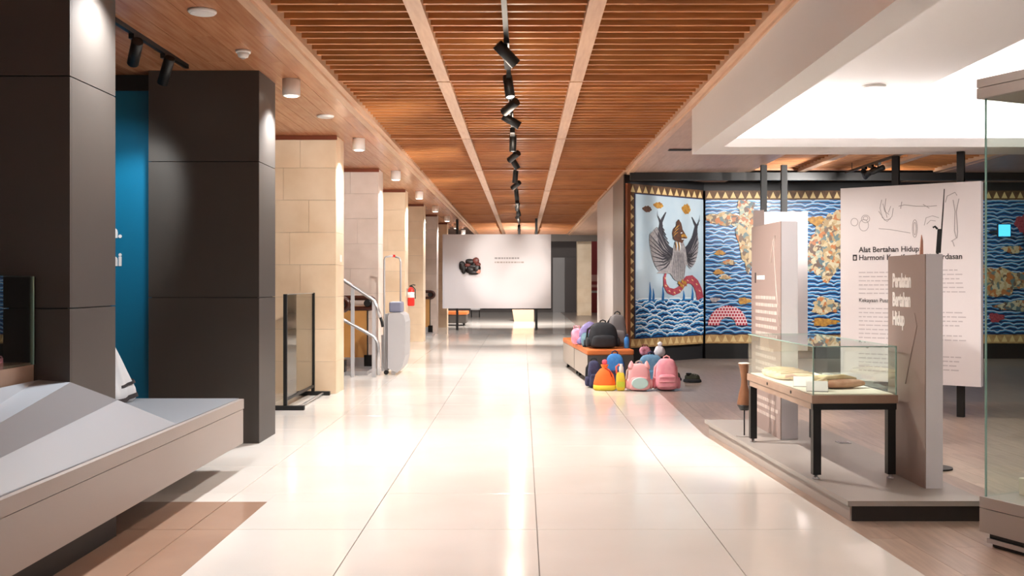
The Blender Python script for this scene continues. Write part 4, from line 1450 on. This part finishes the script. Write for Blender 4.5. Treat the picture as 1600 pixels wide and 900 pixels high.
def bars(parent, y_list, u0, u1, m2, h_=.018, seed=0, x=-.0075):
    rr = random.Random(seed)
    for z, fr_ in y_list:
        tm = MB()
        u = u0
        while u > u0 - (u0 - u1) * fr_:
            l_ = rr.uniform(.03, .09)
            tm.box(x, x + .0014, u - l_, u, z, z + h_)
            u -= l_ + .012
        tm.build('text_line', m2, parent)


bars(t1, [(1.30, .45)], .76, .2, INKW, .035, 3)
MB().box(-.0075, -.006, .79, .83, 1.27, 1.36).build('number_mark', INK, t1)
bars(t1, [(1.13 - .062 * k, f) for k, f in enumerate((.9, .98, .97, .95, 1.0, .8))], .80, .12, INKP, .028, 5)
bars(t1, [(.69 - .062 * k, f) for k, f in enumerate((.85, .92, 1.0, .93, .85, .5))], .80, .12, INKP, .028, 6)
bars(t1, [(.26 - .062 * k, f) for k, f in enumerate((.9, .95, .9))], .80, .12, INKP, .028, 7)
ar_ = MB().tube([(-.0065, .30, 1.44), (-.0065, .22, 1.62), (-.0065, .16, 1.66), (-.0065, .20, 1.56), (-.0065, .12, 1.2), (-.0065, .02, .92)], .006, 6)
ar_.build('spear_drawing', INKP, t1)
t2 = totem((2.492, 6.33, PZ), .60, .105, 1.45, 'taupe totem reading Peralatan Bertahan Hidup beside the display table')
for k, s_ in enumerate(('Peralatan', 'Bertahan', 'Hidup')):
    text_part('lettering', s_, .125, INKW, t2, (-.0068, .52, 1.245 - .125 * k), SIDE, sx=.66, bold=.005)
MB().tube([(-.0065, .30, .62), (-.0065, .22, .80), (-.0065, .12, 1.0), (-.0065, .16, 1.08)], .004, 6).build('arrow_drawing', TAUPE, t2)

# ---- big white board
A_, B_ = Vector((3.49, 11.25)), Vector((4.65, 10.42))
ang = math.atan2((B_ - A_).y, (B_ - A_).x)
LB = (B_ - A_).length
bb = thing('display_board', 'large white board of tool sketches headed Alat Bertahan Hidup', 'display board', (A_.x, A_.y, 0), ang)
MB().box(0, LB, 0, .10, .334, 2.43).build('board', PANELW, bb)
MB().box(LB, LB + .012, -.002, .102, .334, 2.43).build('edge_strip', PANELS, bb)
MB().box(.52, .59, .102, .165, 0, 2.758).build('post', BLACK, bb)
MB().box(1.18, 1.25, .102, .165, 0, 2.758).build('post', BLACK, bb)
FR = (R(90), 0, 0)
text_part('heading', 'Alat Bertahan Hidup:', .082, INK, bb, (.20, -.002, 1.725), FR, sx=.93, bold=.001)
text_part('heading', 'Harmoni Kearifan dan Kecerdasan', .082, INK, bb, (.20, -.002, 1.64), FR, sx=.93, bold=.001)
MB().box(.135, .18, -.0025, 0, 1.635, 1.70).build('number_mark', INK, bb)
text_part('number', '8', .05, INKW, bb, (.145, -.003, 1.648), FR, bold=.001)
text_part('subheading', 'Kekayaan Pusaka', .06, INK, bb, (.20, -.002, 1.185), FR, sx=.9)
text_part('subheading', 'Pengawetan dan Pe', .06, INK, bb, (.20, -.002, .70), FR, sx=.9)


def fbars(parent, zs, u0, ln, m2, h_, seed):
    rr = random.Random(seed)
    for z in zs:
        tm = MB()
        u = u0
        e_ = u0 + ln * rr.uniform(.75, 1)
        while u < e_:
            l_ = rr.uniform(.03, .08)
            tm.box(u, u + l_, -.002, 0, z, z + h_)
            u += l_ + .012
        tm.build('text_line', m2, parent)


INKL = mat('ink_light', (196, 186, 188), rough=.6)
fbars(bb, [1.50 - .045 * k for k in range(6)], .20, .62, INKL, .012, 1)
fbars(bb, [1.11 - .045 * k for k in range(8)], .20, .62, INKL, .012, 2)
fbars(bb, [.62 - .045 * k for k in range(5)], .20, .62, INKL, .012, 3)
fbars(bb, [1.52 - .045 * k for k in range(6)], 1.02, .24, INKL, .012, 4)
fbars(bb, [1.08 - .045 * k for k in range(4)], 1.02, .24, INKL, .012, 5)
fbars(bb, [.84 - .045 * k for k in range(2)], 1.02, .24, INKL, .012, 6)
fbars(bb, [.62 - .045 * k for k in range(4)], 1.02, .24, INKL, .012, 7)


def bu(px, py):
    """position on the board for a sketch stroke"""
    fu = (px - 1313) / 220.0
    s0, s1 = .00703, .0065
    u = LB * fu * s0 / (s0 * fu + s1 * (1 - fu)) if False else LB * (fu * .96 + .02 * fu)
    s_ = s0 + (s1 - s0) * fu
    return (u, 1.4 - (py - 441) * s_)


def sketch(strokes, wd=.006):
    m2 = MB()
    for st in strokes:
        ribbon(m2, [bu(*p) for p in st], wd, -.002, 0)
    m2.build('sketch', INKG, bb)


def ring(cx, cy, rx, ry, n_=14):
    return [(cx + rx * math.cos(6.283 * i / n_), cy + ry * math.sin(6.283 * i / n_)) for i in range(n_ + 1)]


sketch([ring(1337, 347, 6, 6), ring(1356, 342, 7, 6), ring(1353, 352, 8, 9), ring(1356, 341, 4, 3)])
sketch([[(1383, 312), (1380, 325), (1384, 340), (1392, 346), (1400, 338), (1402, 325)], [(1385, 318), (1388, 330), (1395, 335)], [(1390, 310), (1388, 325), (1392, 340)], [(1378, 330), (1388, 344), (1398, 342)], [(1398, 322), (1394, 332)]])
sketch([[(1416, 315), (1414, 326)], [(1411, 322), (1420, 320), (1440, 322), (1462, 322), (1472, 321)], [(1450, 319), (1460, 325)]], .007)
sketch([[(1378, 357), (1400, 359), (1430, 364)], ring(1437, 357, 4, 14), ring(1437, 357, 2, 10)], .006)
sketch([[(1452, 352), (1455, 340), (1465, 337), (1475, 340)], [(1456, 350), (1462, 344), (1470, 345)]])
sketch([[(1485, 316), (1488, 306), (1500, 300), (1503, 305)], [(1497, 312), (1500, 330), (1499, 360), (1502, 372), (1494, 377)], [(1506, 310), (1502, 330), (1504, 362), (1503, 372)], [(1496, 376), (1499, 385)]], .008)

# ---- white board hanging farther back
bk = thing('display_board', 'tall white board hung on two black poles behind the taupe totem', 'display board', (3.77, 16.0, 0))
MB().box(0, .68, 0, .12, .33, 2.50).build('board', PANELW, bk)
MB().prism([(-.14, .14), (-.002, 0), (-.002, .12), (-.10, .20)], .33, 2.53).build('side_leaf', PANELW, bk)
for x in (.03, .35):
    MB().box(x - .045, x + .045, .122, .20, 0, 3.25).build('pole', BLACK, bk)

# ---- drum on a stand
dm = thing('wooden_drum', 'brown hourglass wooden drum on a thin stand left of the display table', 'drum', (1.838, 8.5, PZ))
WD = mat('drum_wood', (136, 92, 62), rough=.45, c2=(112, 70, 46), scale=(4, 4, 1), nscale=5)
MB().lathe([(.058, .26), (.06, .27), (.045, .35), (.028, .42), (.026, .47), (.034, .53), (.046, .59), (.05, .60)], 22).build('body', WD, dm)
MB().lathe([(.035, .215), (.056, .25), (.0585, .2595)], 22).build('base_ring', BLACK, dm)
MB().lathe([(.048, .6005), (.048, .606)], 22).build('skin', CREAM, dm)
MB().lathe([(.006, .006), (.006, .215)], 8).build('rod', BLACK, dm)
MB().lathe([(.07, 0), (.07, .006)], 22).build('foot', GREYP, dm)

# ---- blades behind the second totem
kb = thing('long_blade', 'long dark upright blade with a black handle in front of the sketch board', 'blade', (3.105, 7.7, 0), -.3)
MB().prism_xz([(.0, 1.62), (.034, 1.62), (.045, 1.80), (.012, 1.80)], -.012, .012).build('handle', BLACK, kb)
MB().prism_xz([(.036, 1.80), (.046, 1.80), (.056, 1.95), (.062, 2.10), (.056, 2.10), (.046, 1.95)], -.004, .004).build('blade', mat('blade_iron', (70, 62, 62), rough=.4, metal=.6), kb)
MB().tube([(.012, 0, 1.80), (-.006, 0, 1.82), (-.02, 0, 1.81)], .008, 8).build('guard', BLACK, kb)
MB().lathe([(.008, .012), (.008, 1.62)], 8, c=(.012, 0, 0)).build('rod', BLACK, kb)
MB().lathe([(.12, 0), (.12, .012)], 24).build('foot', BLACK, kb)
ks = thing('short_blade', 'short reddish wooden blade standing left of the long dark blade', 'blade', (3.10, 8.0, 0))
MB().prism_xz([(.0, 1.60), (.026, 1.60), (.024, 1.72), (.014, 1.77), (.008, 1.72)], -.008, .008).build('blade', mat('blade_wood', (160, 110, 90), rough=.5), ks)
MB().lathe([(.008, .012), (.008, 1.60)], 8, c=(.012, 0, 0)).build('rod', BLACK, ks)
MB().lathe([(.05, 0), (.05, .012)], 24, c=(.012, 0, 0)).build('foot', BLACK, ks)

# ---- tall glass case at the right edge
vc_d = Vector((.412, -.911))
vc = thing('glass_showcase', 'tall glass showcase with taupe base and cap at the right edge', 'display case', (2.43, 5.45, 0), math.atan2(vc_d.y, vc_d.x))
# local +x runs towards the camera along the visible face, local +y away to the right
VL, VW = .95, 1.0
MB().box(.0, VL, 0, VW, .075, .20).build('base', LEDGE, vc)
MB().box(.0, VL, 0, VW, .204, .262).build('base_top', LEDGE, vc)
MB().box(.04, VL - .04, .03, VW - .03, .045, .075).build('shadow_gap', BLACK, vc)
MB().box(.03, VL - .03, .02, VW - .02, .02, .045).build('kick_plate', STEEL, vc)
MB().box(.05, VL - .05, .04, VW - .04, 0, .02).build('plinth_base', BLACK, vc)
MB().box(-.01, VL + .01, -.01, VW + .01, 2.375, 2.43).build('cap', LEDGE, vc)
MB().box(-.01, VL + .01, -.01, VW + .01, 2.434, 2.48).build('cap_top', LEDGE, vc)
for (a, b, c, d) in ((0.02, VL - .02, .02, .028), (.02, VL - .02, VW - .028, VW - .02)):
    MB().box(a, b, c, d, .262, 2.375).build('pane', GLASS, vc)
for (a, b, c, d) in ((.02, .028, .028, VW - .028), (VL - .028, VL - .02, .028, VW - .028)):
    MB().box(a, b, c, d, .262, 2.375).build('pane', GLASS, vc)
MB().box(.018, .026, .018, .026, .262, 2.375).build('glass_edge', GLASSE, vc)
pb = thing('cream_block', 'small cream display block inside the tall glass showcase', 'block', (2.79, 5.44, .2625), math.atan2(vc_d.y, vc_d.x))
MB().cbox(-.1, .1, -.1, .1, 0, .09, .004).build('block', CREAM, pb)
MB().cbox(-.06, .06, -.06, .06, .09, .11, .004).build('pad', STRAW, pb)
